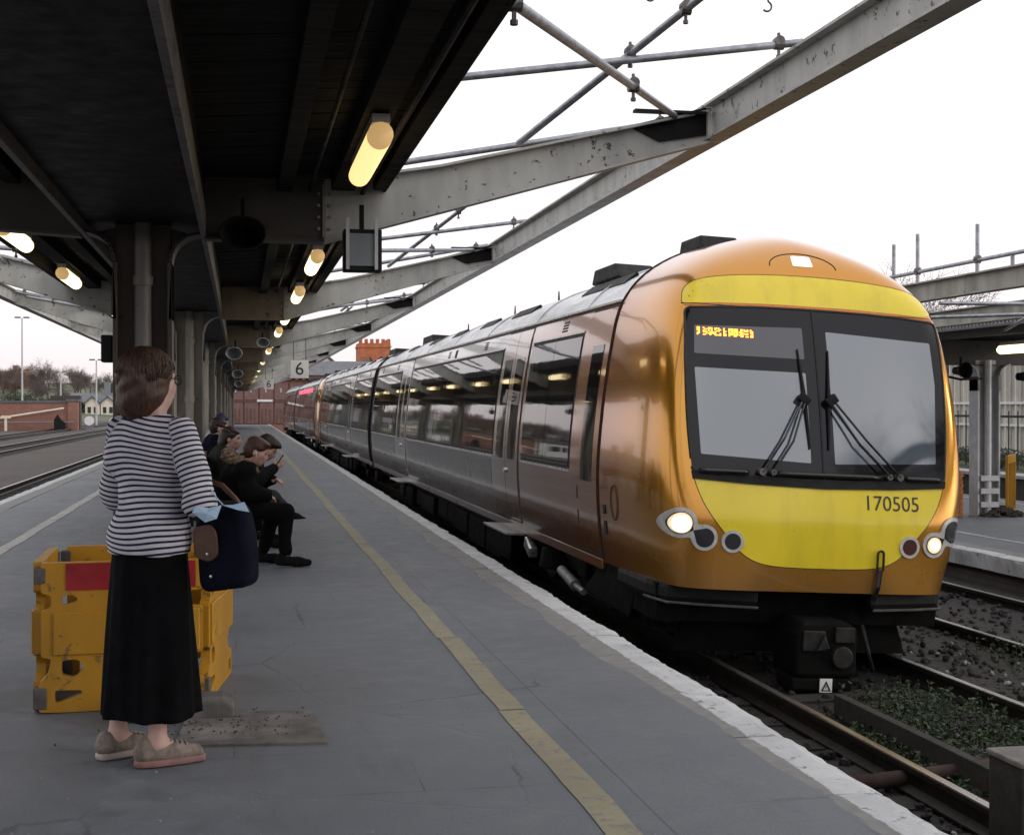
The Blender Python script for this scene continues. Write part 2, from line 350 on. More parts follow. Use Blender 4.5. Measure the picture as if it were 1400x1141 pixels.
A['yellow'] = yellow_paint()
A['orange'] = pm('orange pinstripe', (0.55, 0.16, 0.02), 0.3, var=0.05)
A['dorange'] = pm('faded orange mesh', (0.34, 0.11, 0.02), 0.6, var=0.3)
A['glass'] = glass('tinted side glass', (0.012, 0.011, 0.011), 0.012, 1.62)
A['wglass'] = glass('windscreen border', (0.007, 0.007, 0.009), 0.05, 1.36)
A['wpane'] = glass('windscreen pane', (0.056, 0.074, 0.098), 0.05, 2.3)
A['wblind'] = glass('windscreen blind', (0.045, 0.043, 0.056), 0.06, 1.7)
A['led'] = emis('orange led', (1.0, 0.22, 0.02), 7.0, (0.1, 0.03, 0.0))
A['redrefl'] = emis('red reflection glow', (1.0, 0.03, 0.06), 5.0, (0.1, 0.0, 0.0))  # emission stands in for reflected red light
A['headlit'] = emis('lit headlamp', (1.0, 0.86, 0.58), 9.0)
A['headrim'] = emis('glowing lamp rim', (1.0, 0.72, 0.36), 0.75, (0.3, 0.28, 0.24))
A['headdim'] = emis('dim lit lamp', (1.0, 0.72, 0.42), 3.2)
A['lens'] = glass('dark lamp lens', (0.03, 0.03, 0.035), 0.04, 1.6)
A['lensr'] = glass('reddish lamp lens', (0.07, 0.03, 0.025), 0.05, 1.6)
A['bezel'] = pm('lamp bezel', (0.50, 0.50, 0.49), 0.35, 0.3, var=0.2, scale=14)
A['white'] = pm('white plastic', (0.72, 0.72, 0.70), 0.5, var=0.08)
A['ink'] = pm('black lettering', (0.015, 0.013, 0.008), 0.5, var=0.1)
A['tube'] = emis('lit fluorescent diffuser', (1.0, 0.66, 0.27), 1.15, (0.8, 0.7, 0.5))
A['tubew'] = emis('lit fluorescent diffuser pale', (1.0, 0.82, 0.45), 2.2, (0.8, 0.7, 0.5))
A['tubecap'] = emis('glowing diffuser end', (1.0, 0.62, 0.24), 0.42, (0.5, 0.38, 0.2))
A['bark'] = pm('winter bark', (0.085, 0.068, 0.056), 0.9, var=0.3)
A['twig'] = pm('winter twigs', (0.105, 0.083, 0.072), 0.9, var=0.3)
A['leaf'] = pm('weed leaf', (0.026, 0.046, 0.016), 0.6, var=0.6, scale=3)
A['grass'] = pm('rough grass', (0.07, 0.085, 0.04), 0.8, var=0.5, scale=3)
A['evergreen'] = pm('evergreen leaves', (0.045, 0.055, 0.028), 0.8, var=0.5, scale=0.7)
A['rbrick'] = brickmat('red brick', (0.26, 0.105, 0.075), (0.34, 0.15, 0.11), (0.25, 0.19, 0.16))
A['rbricky'] = brickmat('red brick side', (0.20, 0.085, 0.065), (0.26, 0.12, 0.09), (0.22, 0.17, 0.15), plane='YZ')
A['sunsand'] = pm('sunlit red sandstone', (0.42, 0.135, 0.060), 0.85, var=0.25, scale=1.2, bmp=0.2)  # low sun's orange is put into the stone colour
A['render'] = pm('cream render', (0.66, 0.60, 0.50), 0.8, var=0.12, scale=0.8)
A['slate'] = pm('slate roof', (0.10, 0.105, 0.12), 0.6, var=0.25, scale=2)
A['tile'] = pm('red tile roof', (0.26, 0.11, 0.06), 0.8, var=0.3, scale=2)
A['timber'] = pm('brown painted boards', (0.165, 0.090, 0.080), 0.6, var=0.25, scale=3)
A['timberd'] = pm('dark brown rail', (0.11, 0.050, 0.042), 0.6, var=0.25, scale=3)
A['winpane'] = glass('dark window pane', (0.02, 0.022, 0.026), 0.05)
A['wframe'] = pm('white window frame', (0.68, 0.68, 0.66), 0.5, var=0.08)
A['grnfence'] = pm('dark green fence', (0.015, 0.035, 0.028), 0.5, 0.2, var=0.2)
A['bary'] = flake('yellow barrier plastic', (0.43, 0.21, 0.006), (0.16, 0.085, 0.02), 0.585, 5.0, 0.45, 0.30)
A['barr'] = pm('red reflective sheet', (0.26, 0.009, 0.014), 0.35, var=0.25, scale=6)
A['rubber'] = pm('grey rubber foot', (0.085, 0.08, 0.075), 0.85, var=0.4, scale=9, bmp=0.4)
A['greyp'] = pm('grey paint', (0.16, 0.18, 0.20), 0.5, var=0.12)
A['lgrey'] = pm('light grey metal', (0.42, 0.43, 0.44), 0.4, 0.3, var=0.15)

# ================================================================== SETTING: ground, platforms, tracks
XE, XL, YEND = 2.364, -3.62, 112.0      # right edge, left edge, far end of the platform
mb = MB(); n_ = 60
xs = [-1600, -400, -120, -60, -30, -15, -8, -2, 4, 10, 30, 80, 300, 1600]; ys = [-400, -60, -10, 5, 20, 40, 70, 110, 160, 240, 400, 900, 2600]
gv = [(x, y, -0.78) for y in ys for x in xs]; k = len(xs)
mb.add(gv, [(j*k+i, j*k+i+1, (j+1)*k+i+1, (j+1)*k+i) for j in range(len(ys)-1) for i in range(k-1)])
tag(part('ground', mb, A['ballast']), 'brown ballast ground between and beyond the railway tracks', 'ground', kind='structure')

tag(part('shade_dark_bed', MB().add([(1.8, -2, -0.772), (9.4, -2, -0.772), (9.4, 112, -0.772), (1.8, 112, -0.772)], [(0,1,2,3)]), A['shadowed']), 'ballast bed between the two platforms, darkened for their shade', 'track bed', kind='structure')  # separate sheet, its darkness painted in for the shade here
plat = part('platform', MB().box(XL + 0.42, XE - 0.42, -14, YEND, -0.95, 0.0), A['asphalt'])
tag(plat, 'grey asphalt island platform running away under the canopy', 'platform', kind='structure')
part('platform_wall', MB().box(XE - 0.40, XE - 0.10, -14, YEND, -0.95, -0.20), A['dkbrick'], plat)
part('platform_wall', MB().box(XL + 0.10, XL + 0.40, -14, YEND, -0.95, -0.20), A['dkbrick'], plat)
def coping_mesh(L):
    """one coping stone, x from -0.42 to 0, rough rounded nosing along x = 0"""
    nx, ny = 9, 14; V = []
    xs = [-0.416 + 0.416 * (i / (nx - 1)) for i in range(nx)]
    ph = random.random() * 9
    for j in range(ny + 1):
        y = 0.004 + (L - 0.008) * j / ny
        wob = 0.009 * math.sin(5.1 * y + ph) + random.uniform(-0.007, 0.007)
        end = 0.006 if j in (0, ny) else 0.0
        for i, x in enumerate(xs):
            t = i / (nx - 1); xx = x + wob * max(0, t - 0.6) / 0.4
            z = 0.004 - end - (0.012 if i == nx - 1 else 0.0) + random.uniform(-0.0015, 0.0015)
            V.append((xx, y, z))
        V.append((wob + random.uniform(-0.004, 0.006), y, -0.045)); V.append((-0.012, y, -0.20)); V.append((-0.416, y, -0.20))
    r = nx + 3; F = []
    for j in range(ny):
        for i in range(r): F.append((j*r+i, j*r+(i+1) % r, (j+1)*r+(i+1) % r, (j+1)*r+i))
    F += [tuple(range(r)), tuple(range(ny*r, ny*r+r))]
    m = MB(); m.add(V, F); return mesh('coping_stone', m)
CL = 0.92
CM = [coping_mesh(CL) for _ in range(6)]
def coping_row(parent, x, y0, y1, flip, z=0.0):
    y = y0
    while y < y1 - 0.1:
        o = link('coping_stone', random.choice(CM), A['coping'], parent)
        o.location = (x + random.uniform(-0.006, 0.006), y + (CL if flip else 0), z + random.uniform(-0.002, 0.003)); o.rotation_euler = (0, 0, (math.pi if flip else 0) + random.uniform(-0.003, 0.003))
        y += CL
coping_row(plat, XE, -2.5, YEND, False)
coping_row(plat, XL, 6.0, YEND, True)
# painted lines, laid as separate worn strips
def strip(x, y0, y1, wd, mat, parent, z=0.004, name='painted_line'):
    m = MB(); k = max(2, int((y1 - y0) / 0.25)); V = []; ph = random.random() * 6
    for i in range(k + 1):
        y = y0 + (y1 - y0) * i / k; e = 0.006 * math.sin(y * 2.3 + ph) + random.uniform(-0.004, 0.004)
        V += [(x - wd / 2 + e, y, z), (x + wd / 2 + e + random.uniform(-0.004, 0.004), y, z)]
    m.add(V, [(2*i, 2*i+1, 2*i+3, 2*i+2) for i in range(k)])
    return part(name, m, mat, parent)
y = -1.0
for L in [3.1, 4.4, 2.1, 3.7, 2.35, 1.6] + [4.6] * 22:
    if y > YEND - 4: break
    strip(1.272 + random.uniform(-0.008, 0.008), y, y + L - random.choice((0.015, 0.02, 0.05)), 0.125, A['yline'], plat); y += L
y = 5.0
while y < YEND - 4:
    strip(-2.345 + random.uniform(-0.01, 0.01), y, y + 4.5 - 0.03, 0.13, A['wline'], plat); y += 4.5
# asphalt lapping raggedly over the coping stones
m = MB(); V = []; ys_ = np.arange(2.5, 40.0, 0.12)
for y in ys_:
    b_ = 2.125 - 0.10 / (1 + math.exp(-(y - 6.6) * 2.2)) - 0.06 / (1 + math.exp(-(y - 11.5))) + 0.018 * math.sin(y * 2.1) + 0.012 * math.sin(y * 5.3 + 1) + random.uniform(-0.010, 0.010)
    V += [(1.45, y, 0.0012), (1.90, y, 0.0085), (b_, y, 0.0095), (b_ + 0.012, y, 0.0045)]
m.add(V, [(4*i+k, 4*i+k+1, 4*i+k+5, 4*i+k+4) for i in range(len(ys_)-1) for k in (0, 1, 2)])
part('asphalt_overlap', m, A['asphalt'], plat)
# repair slab let into the asphalt, with a dirt spill
m = MB(); m.add([(-0.275, 6.06, 0.0), (0.365, 5.99, 0.0), (0.335, 6.63, 0.0), (-0.24, 6.72, 0.0)] + [(-0.275, 6.06, 0.011), (0.365, 5.99, 0.011), (0.335, 6.63, 0.011), (-0.24, 6.72, 0.011)],
      [(4,5,6,7), (0,1,5,4), (1,2,6,5), (2,3,7,6), (3,0,4,7)])
part('repair_slab', m, A['slab'], plat, label='raised square concrete repair slab beside the standing woman')
m = MB()
for _ in range(170):
    x, yy = random.gauss(-0.15, 0.22), random.gauss(6.48, 0.16); s = random.uniform(0.0015, 0.006)
    if yy < 6.1 or x > 0.32: continue
    m.obox((x, yy, 0.0135), (s * 1.6, s * 1.3, s), Matrix.Rotation(random.random() * 3, 3, 'Z') @ Matrix.Rotation(random.random(), 3, 'X'))
d_ = part('dirt_spill', m, A['dirt'], plat); d_['kind'] = 'stuff'
# grit scattered over the platform
m = MB()
for _ in range(260):
    x, yy = random.uniform(-1.3, 2.1), 4.3 + 9 * random.random() ** 1.6; s = random.uniform(0.0015, 0.0055)
    m.obox((x, yy, s * 0.4), (s * 1.5, s * 1.2, s), Matrix.Rotation(random.random() * 3, 3, 'Z') @ Matrix.Rotation(random.random(), 3, 'X'))
d_ = part('platform_grit', m, A['litter'], plat); d_['kind'] = 'stuff'

# tracks -----------------------------------------------------------
def rail_mb(x, y0, y1, z):
    m = MB()
    prof = [(-0.07, -0.15), (0.07, -0.15), (0.07, -0.137), (0.012, -0.115), (0.012, -0.045), (0.034, -0.035), (0.034, -0.006), (-0.034, -0.006), (-0.034, -0.035), (-0.012, -0.045), (-0.012, -0.115), (-0.07, -0.137)]
    return m.prism([(x + a, z + b) for a, b in prof], y0, y1, 'Y')
def track(label, xc, y0, y1, z, gauge=1.435, sl=True, one=False):
    t = thing('track', label, 'track', (xc, y0, z)); t['kind'] = 'structure'
    for s in (-1, 1):
        x = xc + s * (gauge / 2 + 0.035)
        r = part('rail', rail_mb(x, y0, y1, z), A['rail'], t)
        part('rail_head', MB().box(x - 0.026, x + 0.026, y0, y1, z - 0.0065, z), A['railtop'], r, off=False)
        r.children[0].data.transform(Matrix.Translation((-xc, -y0, -z)))
    sm = mesh('sleeper', MB().box(-1.25, 1.25, -0.125, 0.125, -0.24, -0.153), False)
    sm.materials.append(A['sleeper'])
    if sl:
        y = y0 + 0.4
        while y < y1:
            o = link('sleeper', sm, None, t, 0.0); o.location = (random.uniform(-0.03, 0.03), y - y0, random.uniform(-0.01, 0.004)); o.rotation_euler = (0, 0, random.uniform(-0.02, 0.02)); y += 0.68
    else:
        m = MB(); y = y0
        while y < y1: m.box(xc - 1.25, xc + 1.25, y, y + 0.25, z - 0.24, z - 0.153); y += 0.68
        o = part('sleepers', m, A['sleeper'], t); o['kind'] = 'stuff'
    return t
track('track under the arriving gold fronted train, weeds between its rails', 4.53, 2.0, 112.0, -0.60)
track('dark track along the wall of the opposite platform', 7.55, 6.0, 112.0, -0.66)
track('track nearest the island platform on the left side', -5.08, 6.0, 300.0, -0.60, sl=False)
track('shiny track in the middle of the left trackbed', -11.4, 10.0, 300.0, -0.62, sl=False)
track('farther track in front of the left brick wall', -16.1, 20.0, 300.0, -0.62, sl=False)
# light timber guard board between the rails of the train's track, and dark pipe
tag(part('guard_timber', MB().box(4.12, 4.19, 4.2, 9.2, -0.73, -0.585), A['sleeper'], bev=0.006), 'long weathered timber lying between the rails in the weeds', 'timber')
tag(part('rusty_pipe', MB().cyl((3.3, 7.35, -0.70), (5.4, 7.75, -0.69), 0.045, n=12), A['rustp'], smooth=True), 'short rusty brown pipe crossing between the rails', 'pipe')
# loose ballast stones, pale chips and weeds near the camera
ico = [(0,0,1),(0.894,0,0.447),(0.276,0.851,0.447),(-0.724,0.526,0.447),(-0.724,-0.526,0.447),(0.276,-0.851,0.447),(0.724,0.526,-0.447),(-0.276,0.851,-0.447),(-0.894,0,-0.447),(-0.276,-0.851,-0.447),(0.724,-0.526,-0.447),(0,0,-1)]
icf = [(0,1,2),(0,2,3),(0,3,4),(0,4,5),(0,5,1),(1,6,2),(2,7,3),(3,8,4),(4,9,5),(5,10,1),(6,7,2),(7,8,3),(8,9,4),(9,10,5),(10,6,1),(11,7,6),(11,8,7),(11,9,8),(11,10,9),(11,6,10)]
def stones(cnt, x0, x1, y0, y1, z, s0, s1, name, mat, label):
    m = MB()
    for _ in range(cnt):
        c = Vector((random.uniform(x0, x1), y0 + (y1 - y0) * random.random() ** 1.5, z + random.uniform(-0.02, 0.03))); s = random.uniform(s0, s1)
        q = Matrix.Rotation(random.random() * 6, 3, Vector((random.random(), random.random(), random.random() + 0.1)))
        S = (s * random.uniform(0.7, 1.3), s * random.uniform(0.7, 1.2), s * random.uniform(0.5, 0.9))
        m.add([c + q @ Vector((a*S[0]*random.uniform(0.85, 1.15), b*S[1], d*S[2])) for a, b, d in ico], icf)
    return tag(part(name, m, mat, fix=False), label, 'stones', kind='stuff')
stones(5200, 2.4, 8.6, 4.0, 15.0, -0.77, 0.018, 0.045, 'ballast_stones', A['stone'], 'loose dark ballast stones around the rails')
stones(60, 2.45, 3.7, 4.6, 7.0, -0.74, 0.012, 0.035, 'pale_chips', A['litter'], 'pale stone chips and litter beside the near rail')
stones(40, 5.4, 7.0, 7.5, 12.0, -0.74, 0.012, 0.03, 'pale_chips', A['litter'], 'pale stone chips scattered beyond the second rail')
def weeds(name, label, spots, mat):
    m = MB()
    for (cx, cy, rx, ry, hgt, cnt) in spots:
        for _ in range(cnt):
            a = random.random() * 6.283; q = random.random() ** 0.6
            p = Vector((cx + rx * q * math.cos(a), cy + ry * q * math.sin(a), -0.76)); hh = hgt * random.uniform(0.35, 1.0) * (1.1 - 0.6 * q)
            lean = Vector((random.gauss(0, 0.35), random.gauss(0, 0.35), 1)).normalized()
            tip = p + lean * hh; sd = lean.orthogonal().normalized(); sd.rotate(Matrix.Rotation(random.random() * 6, 3, lean)); wd = random.uniform(0.002, 0.004)
            m.add([p - sd * wd, p + sd * wd, tip + sd * wd * 0.4, tip - sd * wd * 0.4], [(0,1,2,3)])
            for _ in range(random.randint(4, 9)):
                b = p.lerp(tip, random.uniform(0.25, 1.0)); ld = Vector((random.gauss(0, 1), random.gauss(0, 1), random.uniform(-0.2, 0.9))).normalized()
                L = random.uniform(0.018, 0.05); s2 = ld.orthogonal().normalized(); s2.rotate(Matrix.Rotation(random.random() * 6, 3, ld)); u = ld.cross(s2)
                ww = L * random.uniform(0.18, 0.32)
                m.add([b, b + ld * L * 0.5 + s2 * ww, b + ld * L + u * L * 0.15, b + ld * L * 0.5 - s2 * ww], [(0,1,2,3)])
    return tag(part(name, m, mat, fix=False), label, 'weeds', kind='stuff')
weeds('weeds', 'low green weeds growing between the rails in front of the train',
      [(4.75, 9.0, 0.5, 0.9, 0.30, 260), (4.35, 8.2, 0.35, 1.0, 0.2, 200), (4.9, 8.0, 0.3, 0.6, 0.26, 120), (4.0, 8.0, 0.14, 1.3, 0.14, 130), (4.6, 7.0, 0.3, 0.35, 0.28, 60), (6.2, 9.3, 0.5, 1.2, 0.22, 60), (6.6, 10.8, 0.4, 1.0, 0.22, 50), (4.9, 7.2, 0.2, 0.3, 0.3, 30)], A['leaf'])
t = thing('track_post', 'squat dark timber post beside the rail in the bottom corner', 'post', (3.55, 5.75, -0.78))
part('post_shaft', MB().box(3.41, 3.72, 5.62, 5.90, -0.78, -0.165), A['sleeper'], t, bev=0.012)
part('post_cap', MB().box(3.40, 3.73, 5.61, 5.91, -0.163, -0.135), A['slab'], t, bev=0.008)

# opposite platform ------------------------------------------------
ZR = -0.35; XR = 8.94
pr = part('opposite_platform', MB().box(XR + 0.42, 14.6, 4, 80, -0.95, ZR), A['asphalt'])
tag(pr, 'grey opposite platform on the right beyond the train', 'platform', kind='structure')
part('platform_wall', MB().box(XR + 0.08, XR + 0.40, 4, 80, -0.95, ZR - 0.2), A['dkbrick'], pr)
coping_row(pr, XR, 8.0, 40.0, True, ZR)
strip(XR + 1.15, 10, 40, 0.10, A['wline'], pr, ZR + 0.004)
strip(14.1, 10, 60, 0.12, A['wline'], pr, ZR + 0.004)
wl = thing('retaining_wall', 'dark stone retaining wall with pale coping behind the opposite platform', 'wall', (15.4, 16, -0.8))
part('wall_face', MB().box(15.4, 15.8, 14, 70, -0.8, -0.02), A['dkbrick'], wl)
for i in range(28): part('coping_slab', MB().box(15.34, 15.86, 14 + 2*i + 0.01, 16 + 2*i - 0.01, -0.018, 0.06), A['lgrey'], wl, bev=0.01)
tag(part('bank', MB().add([(15.8, 14, 0.0), (30, 14, 0.2), (30, 90, 0.2), (15.8, 90, 0.0)], [(0,1,2,3)]), A['grass']), 'rough grass bank behind the opposite platform', 'bank', kind='structure')

# ================================================================== CANOPY over the island platform
AY = [9.6 + 8.7 * i for i in range(-2, 12)]          # arm positions along the platform
CX = -0.63
canopy = thing('platform_canopy', 'butterfly steel canopy over the island platform, its outer roofing stripped to bare arms', 'canopy', (CX, AY[0], 0))
Y0, Y1 = AY[0] - 1.0, AY[-1] + 1.0
# central trough plate and its two flanges
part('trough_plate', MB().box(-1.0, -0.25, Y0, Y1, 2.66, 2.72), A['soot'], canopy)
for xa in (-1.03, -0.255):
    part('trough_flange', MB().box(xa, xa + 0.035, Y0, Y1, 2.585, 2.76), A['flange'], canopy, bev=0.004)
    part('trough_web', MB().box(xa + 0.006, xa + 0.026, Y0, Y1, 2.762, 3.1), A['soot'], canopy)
def iarm(Y, pts_lo, pts_hi):
    """tapered I-section arm in the plane y = Y; pts are (x, z) along the lower and upper edge"""
    m = MB(); t, fw, ft = 0.012, 0.075, 0.018
    poly = pts_lo + pts_hi[::-1]
    m.prism(poly, Y - t, Y + t, 'Y')
    for pts, s in ((pts_lo, -1), (pts_hi, 1)):
        for (xa, za), (xb, zb) in zip(pts[:-1], pts[1:]):
            m.prism([(xa, za), (xb, zb), (xb, zb + s * ft), (xa, za + s * ft)], Y - fw, Y + fw, 'Y')
    return m
RLO = [(-0.23, 2.585), (0.566, 2.58), (1.36, 2.805), (2.967, 3.262), (3.32, 3.36)]
RHI = [(-0.23, 2.965), (0.566, 2.97), (1.36, 3.10), (2.967, 3.48), (3.32, 3.56)]
LLO = [(-1.03, 2.585), (-1.60, 2.62), (-2.955, 3.02), (-4.08, 3.36)]
LHI = [(-1.03, 2.965), (-1.60, 2.99), (-2.955, 3.32), (-4.08, 3.56)]
for i, Y in enumerate(AY):
    im = A['armshade'] if i <= 2 else A['armlit']  # near arm roots hold painted shade, farther ones painted lamp light
    part('arm', iarm(Y, RLO[1:], RHI[1:]), A['cream'], canopy); part('arm_root', iarm(Y, RLO[:2], RHI[:2]), im, canopy)
    part('arm', iarm(Y, LLO[1:], LHI[1:]), A['cream'], canopy); part('arm_root', iarm(Y, LLO[:2], LHI[:2]), im, canopy)
    sp = MB().box(0.556, 0.576, Y - 0.03, Y + 0.03, 2.60, 2.96)              # splice plate at the kink
    for zz in (2.66, 2.74, 2.82, 2.90): sp.cyl((0.53, Y - 0.012, zz), (0.53, Y - 0.028, zz), 0.012, n=6).cyl((0.605, Y - 0.012, zz), (0.605, Y - 0.028, zz), 0.012, n=6)
    s_ = part('splice', sp, A['cream2'], canopy); 
    # gusset bracket where arm meets the edge beam
    part('gusset', MB().prism([(2.72, 3.445), (3.30, 3.60), (3.30, 3.40), (2.95, 3.34)], Y - 0.03, Y - 0.014, 'Y').box(2.75, 3.28, Y - 0.10, Y - 0.03, 3.535, 3.555), A['soot'], canopy)
    # column with curved brackets to the trough flanges
    c = part('column', MB().box(-0.81, -0.45, Y - 0.025, Y + 0.025, 0.0, 2.66).box(-0.82, -0.79, Y - 0.13, Y + 0.13, 0.0, 2.4).box(-0.47, -0.44, Y - 0.13, Y + 0.13, 0.0, 2.4), A['colshade'] if i == 2 else A['cream2'], canopy, bev=0.003)  # first column and its pipe get shade painted into darker colours
    for sx, xc_ in ((1, -0.44), (-1, -0.82)):
        br = MB()
        arc = [(xc_ + sx * 0.0, 2.02)] + [(xc_ + sx * 0.19 * (1 - math.cos(t_)), 2.40 + 0.19 * math.sin(t_)) for t_ in [R(g) for g in range(0, 91, 10)]]
        for (xa, za), (xb, zb) in zip(arc[:-1], arc[1:]):
            br.prism([(xa, za), (xb, zb), (xb - sx * 0.004, zb + 0.02), (xa - sx * 0.022, za + 0.008)], Y - 0.13, Y + 0.13, 'Y')
        br.prism([(p[0] - sx * 0.02, p[1]) for p in arc] + [(xc_ - sx * 0.02, 2.64)], Y - 0.012, Y + 0.012, 'Y')
        part('bracket', br, A['colshade'] if i == 2 else A['cream2'], canopy)
    dp = part('downpipe', MB().cyl((-0.63, Y - 0.085, 0.0), (-0.63, Y - 0.085, 2.66), 0.055, n=16).cyl((-0.63, Y - 0.085, 1.5), (-0.63, Y - 0.085, 1.58), 0.066, n=16).cyl((-0.63, Y - 0.085, 2.25), (-0.63, Y - 0.085, 2.31), 0.066, n=16), A['pipeshade'] if i == 2 else A['cream2'], canopy, smooth=False)
    shade_auto(dp)
    part('base_plate', MB().box(-0.92, -0.34, Y - 0.2, Y + 0.2, 0.002, 0.03), A['rail'], canopy)
# longitudinal edge beams between arms (each bay its own length)
def ibeam(x, ya, yb, z0, z1, fw=0.075):
    return MB().box(x - 0.008, x + 0.008, ya, yb, z0 + 0.018, z1 - 0.018).box(x - fw, x + fw, ya, yb, z0, z0 + 0.018).box(x - fw, x + fw, ya, yb, z1 - 0.018, z1)
for a, b in zip(AY[:-1], AY[1:]):
    part('edge_beam', ibeam(3.36, a + 0.01, b - 0.01, 3.36, 3.625), A['cream'], canopy)
    part('edge_beam', ibeam(-4.12, a + 0.01, b - 0.01, 3.36, 3.60), A['cream'], canopy)
# remaining boarded roof on either side of the trough
RB = [(-0.262, 2.972), (0.97, 3.06)]; LB = [(-1.0, 2.972), (-2.15, 3.10)]
for (xa, za), (xb, zb) in (RB, LB):
    m = MB(); y = Y0
    while y < Y1:
        wz = random.uniform(0, 0.006); m.prism([(xa, za + wz), (xb, zb + wz), (xb, zb + 0.022 + wz), (xa, za + 0.022 + wz)], y + 0.003, y + 0.147, 'Y'); y += 0.15
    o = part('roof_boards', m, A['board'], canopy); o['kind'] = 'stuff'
    part('roof_felt', MB().prism([(xa, za + 0.034), (xb, zb + 0.034), (xb, zb + 0.05), (xa, za + 0.05)], Y0, Y1, 'Y'), A['felt'], canopy)
part('trough_lid', MB().box(-1.05, -0.21, Y0, Y1, 3.105, 3.13), A['felt'], canopy)
for x, z0, wd in ((0.30, 2.90, 0.10), (0.69, 2.915, 0.16), (0.93, 2.925, 0.07), (-1.45, 2.90, 0.10), (-1.8, 2.93, 0.16), (-2.11, 2.97, 0.07)):
    for a, b in zip(AY[:-1], AY[1:]):
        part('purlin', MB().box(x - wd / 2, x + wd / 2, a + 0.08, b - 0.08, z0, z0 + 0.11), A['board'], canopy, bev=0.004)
part('fascia', MB().box(0.965, 0.99, Y0, Y1, 2.925, 3.13), A['board'], canopy)
part('fascia', MB().box(-2.17, -2.145, Y0, Y1, 2.97, 3.17), A['board'], canopy)
part('conduit', MB().tube([(0.47, Y0, 2.925), (0.47, 20, 2.925), (0.47, Y1, 2.925)], 0.014, 8), A['soot'], canopy)
part('conduit', MB().tube([(0.83, Y0, 2.915), (0.83, 20, 2.915), (0.83, Y1, 2.915)], 0.018, 8), A['soot'], canopy)
# scaffold tubes bracing the stripped bays: perpendicular tie, crossing diagonals, swivel clamps
def clampat(p, r=0.034):
    m = MB(); p = Vector(p)
    m.cyl(p + Vector((-0.03, 0, 0)), p + Vector((0.03, 0, 0)), r, n=10).cyl(p + Vector((0, -0.03, 0.02)), p + Vector((0, 0.03, 0.02)), r, n=10).box(p.x - 0.008, p.x + 0.008, p.y - 0.008, p.y + 0.008, p.z - 0.085, p.z + 0.075)
    return m.cyl(p + Vector((0, 0, -0.085)), p + Vector((0, 0, -0.065)), 0.016, n=6)
for i in range(1, len(AY)):
    Y = AY[i]
    for k, sgn in ((0, 1), (1, -1)):
        def X(x): return x if sgn == 1 else -0.63 - (x + 0.63) * 0.88
        e = -0.05 if sgn == -1 else 0.0
        tubes = [((0.85, Y - 1.25, 3.375), (3.52, Y - 1.25, 3.765)),            # tie from the roof edge over the edge beam
                 ((0.98, Y - 4.45, 2.99), (3.05, Y - 0.07, 3.52)),               # diagonal down to the arm end
                 ((1.92, Y - 0.03, 3.29), (2.68, Y - 1.95, 3.86)),               # rising diagonal
                 ((1.05, Y + 0.95, 3.27), (3.42, Y + 0.95, 3.71))]
        for j, (p, q) in enumerate(tubes):
            if Y + 0.95 > Y1: continue
            p = (X(p[0]), p[1], p[2] + e); q = (X(q[0]), q[1], q[2] + e)
            tb = part('scaffold_tube', MB().cyl(p, q, 0.0242, n=14), A['galv'], canopy, smooth=False); shade_auto(tb)
            ends = {0: [0.94], 1: [0.03, 0.62], 2: [0.62, 0.88], 3: [0.93]}[j]
            for f in ends:
                c_ = Vector(p).lerp(Vector(q), f)
                cm = clampat(c_); l_ = canopy.location
                cm.v = [(a-l_.x, b-l_.y, c-l_.z) for a, b, c in cm.v]
                link('clamp', mesh('clamp', cm), A['clamp'], tb)
# hooks hanging from a wire above the stripped bay
for (hx, hy, hz, lb) in ((2.73, 6.95, 3.555, 'small steel hook hanging highest above the train, at the frame top'), (2.09, 6.95, 3.575, 'small steel hook hanging left of the other hook at the frame top')):
    pts = [(hx, hy, hz + 0.45), (hx, hy, hz + 0.06)] + [(hx + 0.026 * math.sin(a), hy, hz + 0.026 * math.cos(a)) for a in [R(g) for g in range(20, 250, 23)]]
    tag(part('hook', MB().tube(pts, 0.0055, 8), A['clamp'], smooth=True), lb, 'hook', 'hooks above the stripped bay')
# wire that carries the hooks
tag(part('hook_bar', MB().cyl((1.2, 6.95, 4.03), (3.34, 6.95, 4.01), 0.02, n=10), A['galv'], smooth=True), 'scaffold bar above the stripped bay carrying two hooks', 'bar')

# fluorescent lamps
def lamp(label, x, y, z, mat, grp, L=1.36):
    t = thing('strip_light', label, 'light', (x, y, z), 0, grp)
    part('housing', MB().box(x - 0.045, x + 0.045, y - L/2 + 0.03, y + L/2 - 0.03, z + 0.055, z + 0.10), A['lgrey'], t)
    prof = [(0.0, -L/2), (0.045, -L/2 + 0.006), (0.062, -L/2 + 0.035), (0.064, -L/2 + 0.12)]
    p2 = [(0.064, -L/2 + 0.121), (0.064, L/2 - 0.12), (0.062, L/2 - 0.035), (0.045, L/2 - 0.006), (0.0, L/2)]
    d = part('diffuser', MB().lathe(p2, (x, y, z), 20, (0, 1, 0)), mat, t, smooth=True)
    part('end_cap', MB().lathe(prof, (x, y, z), 20, (0, 1, 0)), A['tubecap'], t, smooth=True)
    part('hanger', MB().box(x - 0.01, x + 0.01, y - 0.4, y - 0.37, z + 0.06, z + 0.16).box(x - 0.01, x + 0.01, y + 0.37, y + 0.4, z + 0.06, z + 0.16), A['soot'], t)
lamp('large glowing yellow strip light under the near roof edge', 0.69, 7.55, 2.80, A['tube'], 'right hand strip lights')
lamp('glowing strip light partly hidden behind the first canopy arm', 0.69, 13.25, 2.80, A['tubew'], 'right hand strip lights')
lamp('glowing strip light just before the second canopy arm on the right', 0.69, 17.0, 2.79, A['tubew'], 'right hand strip lights')
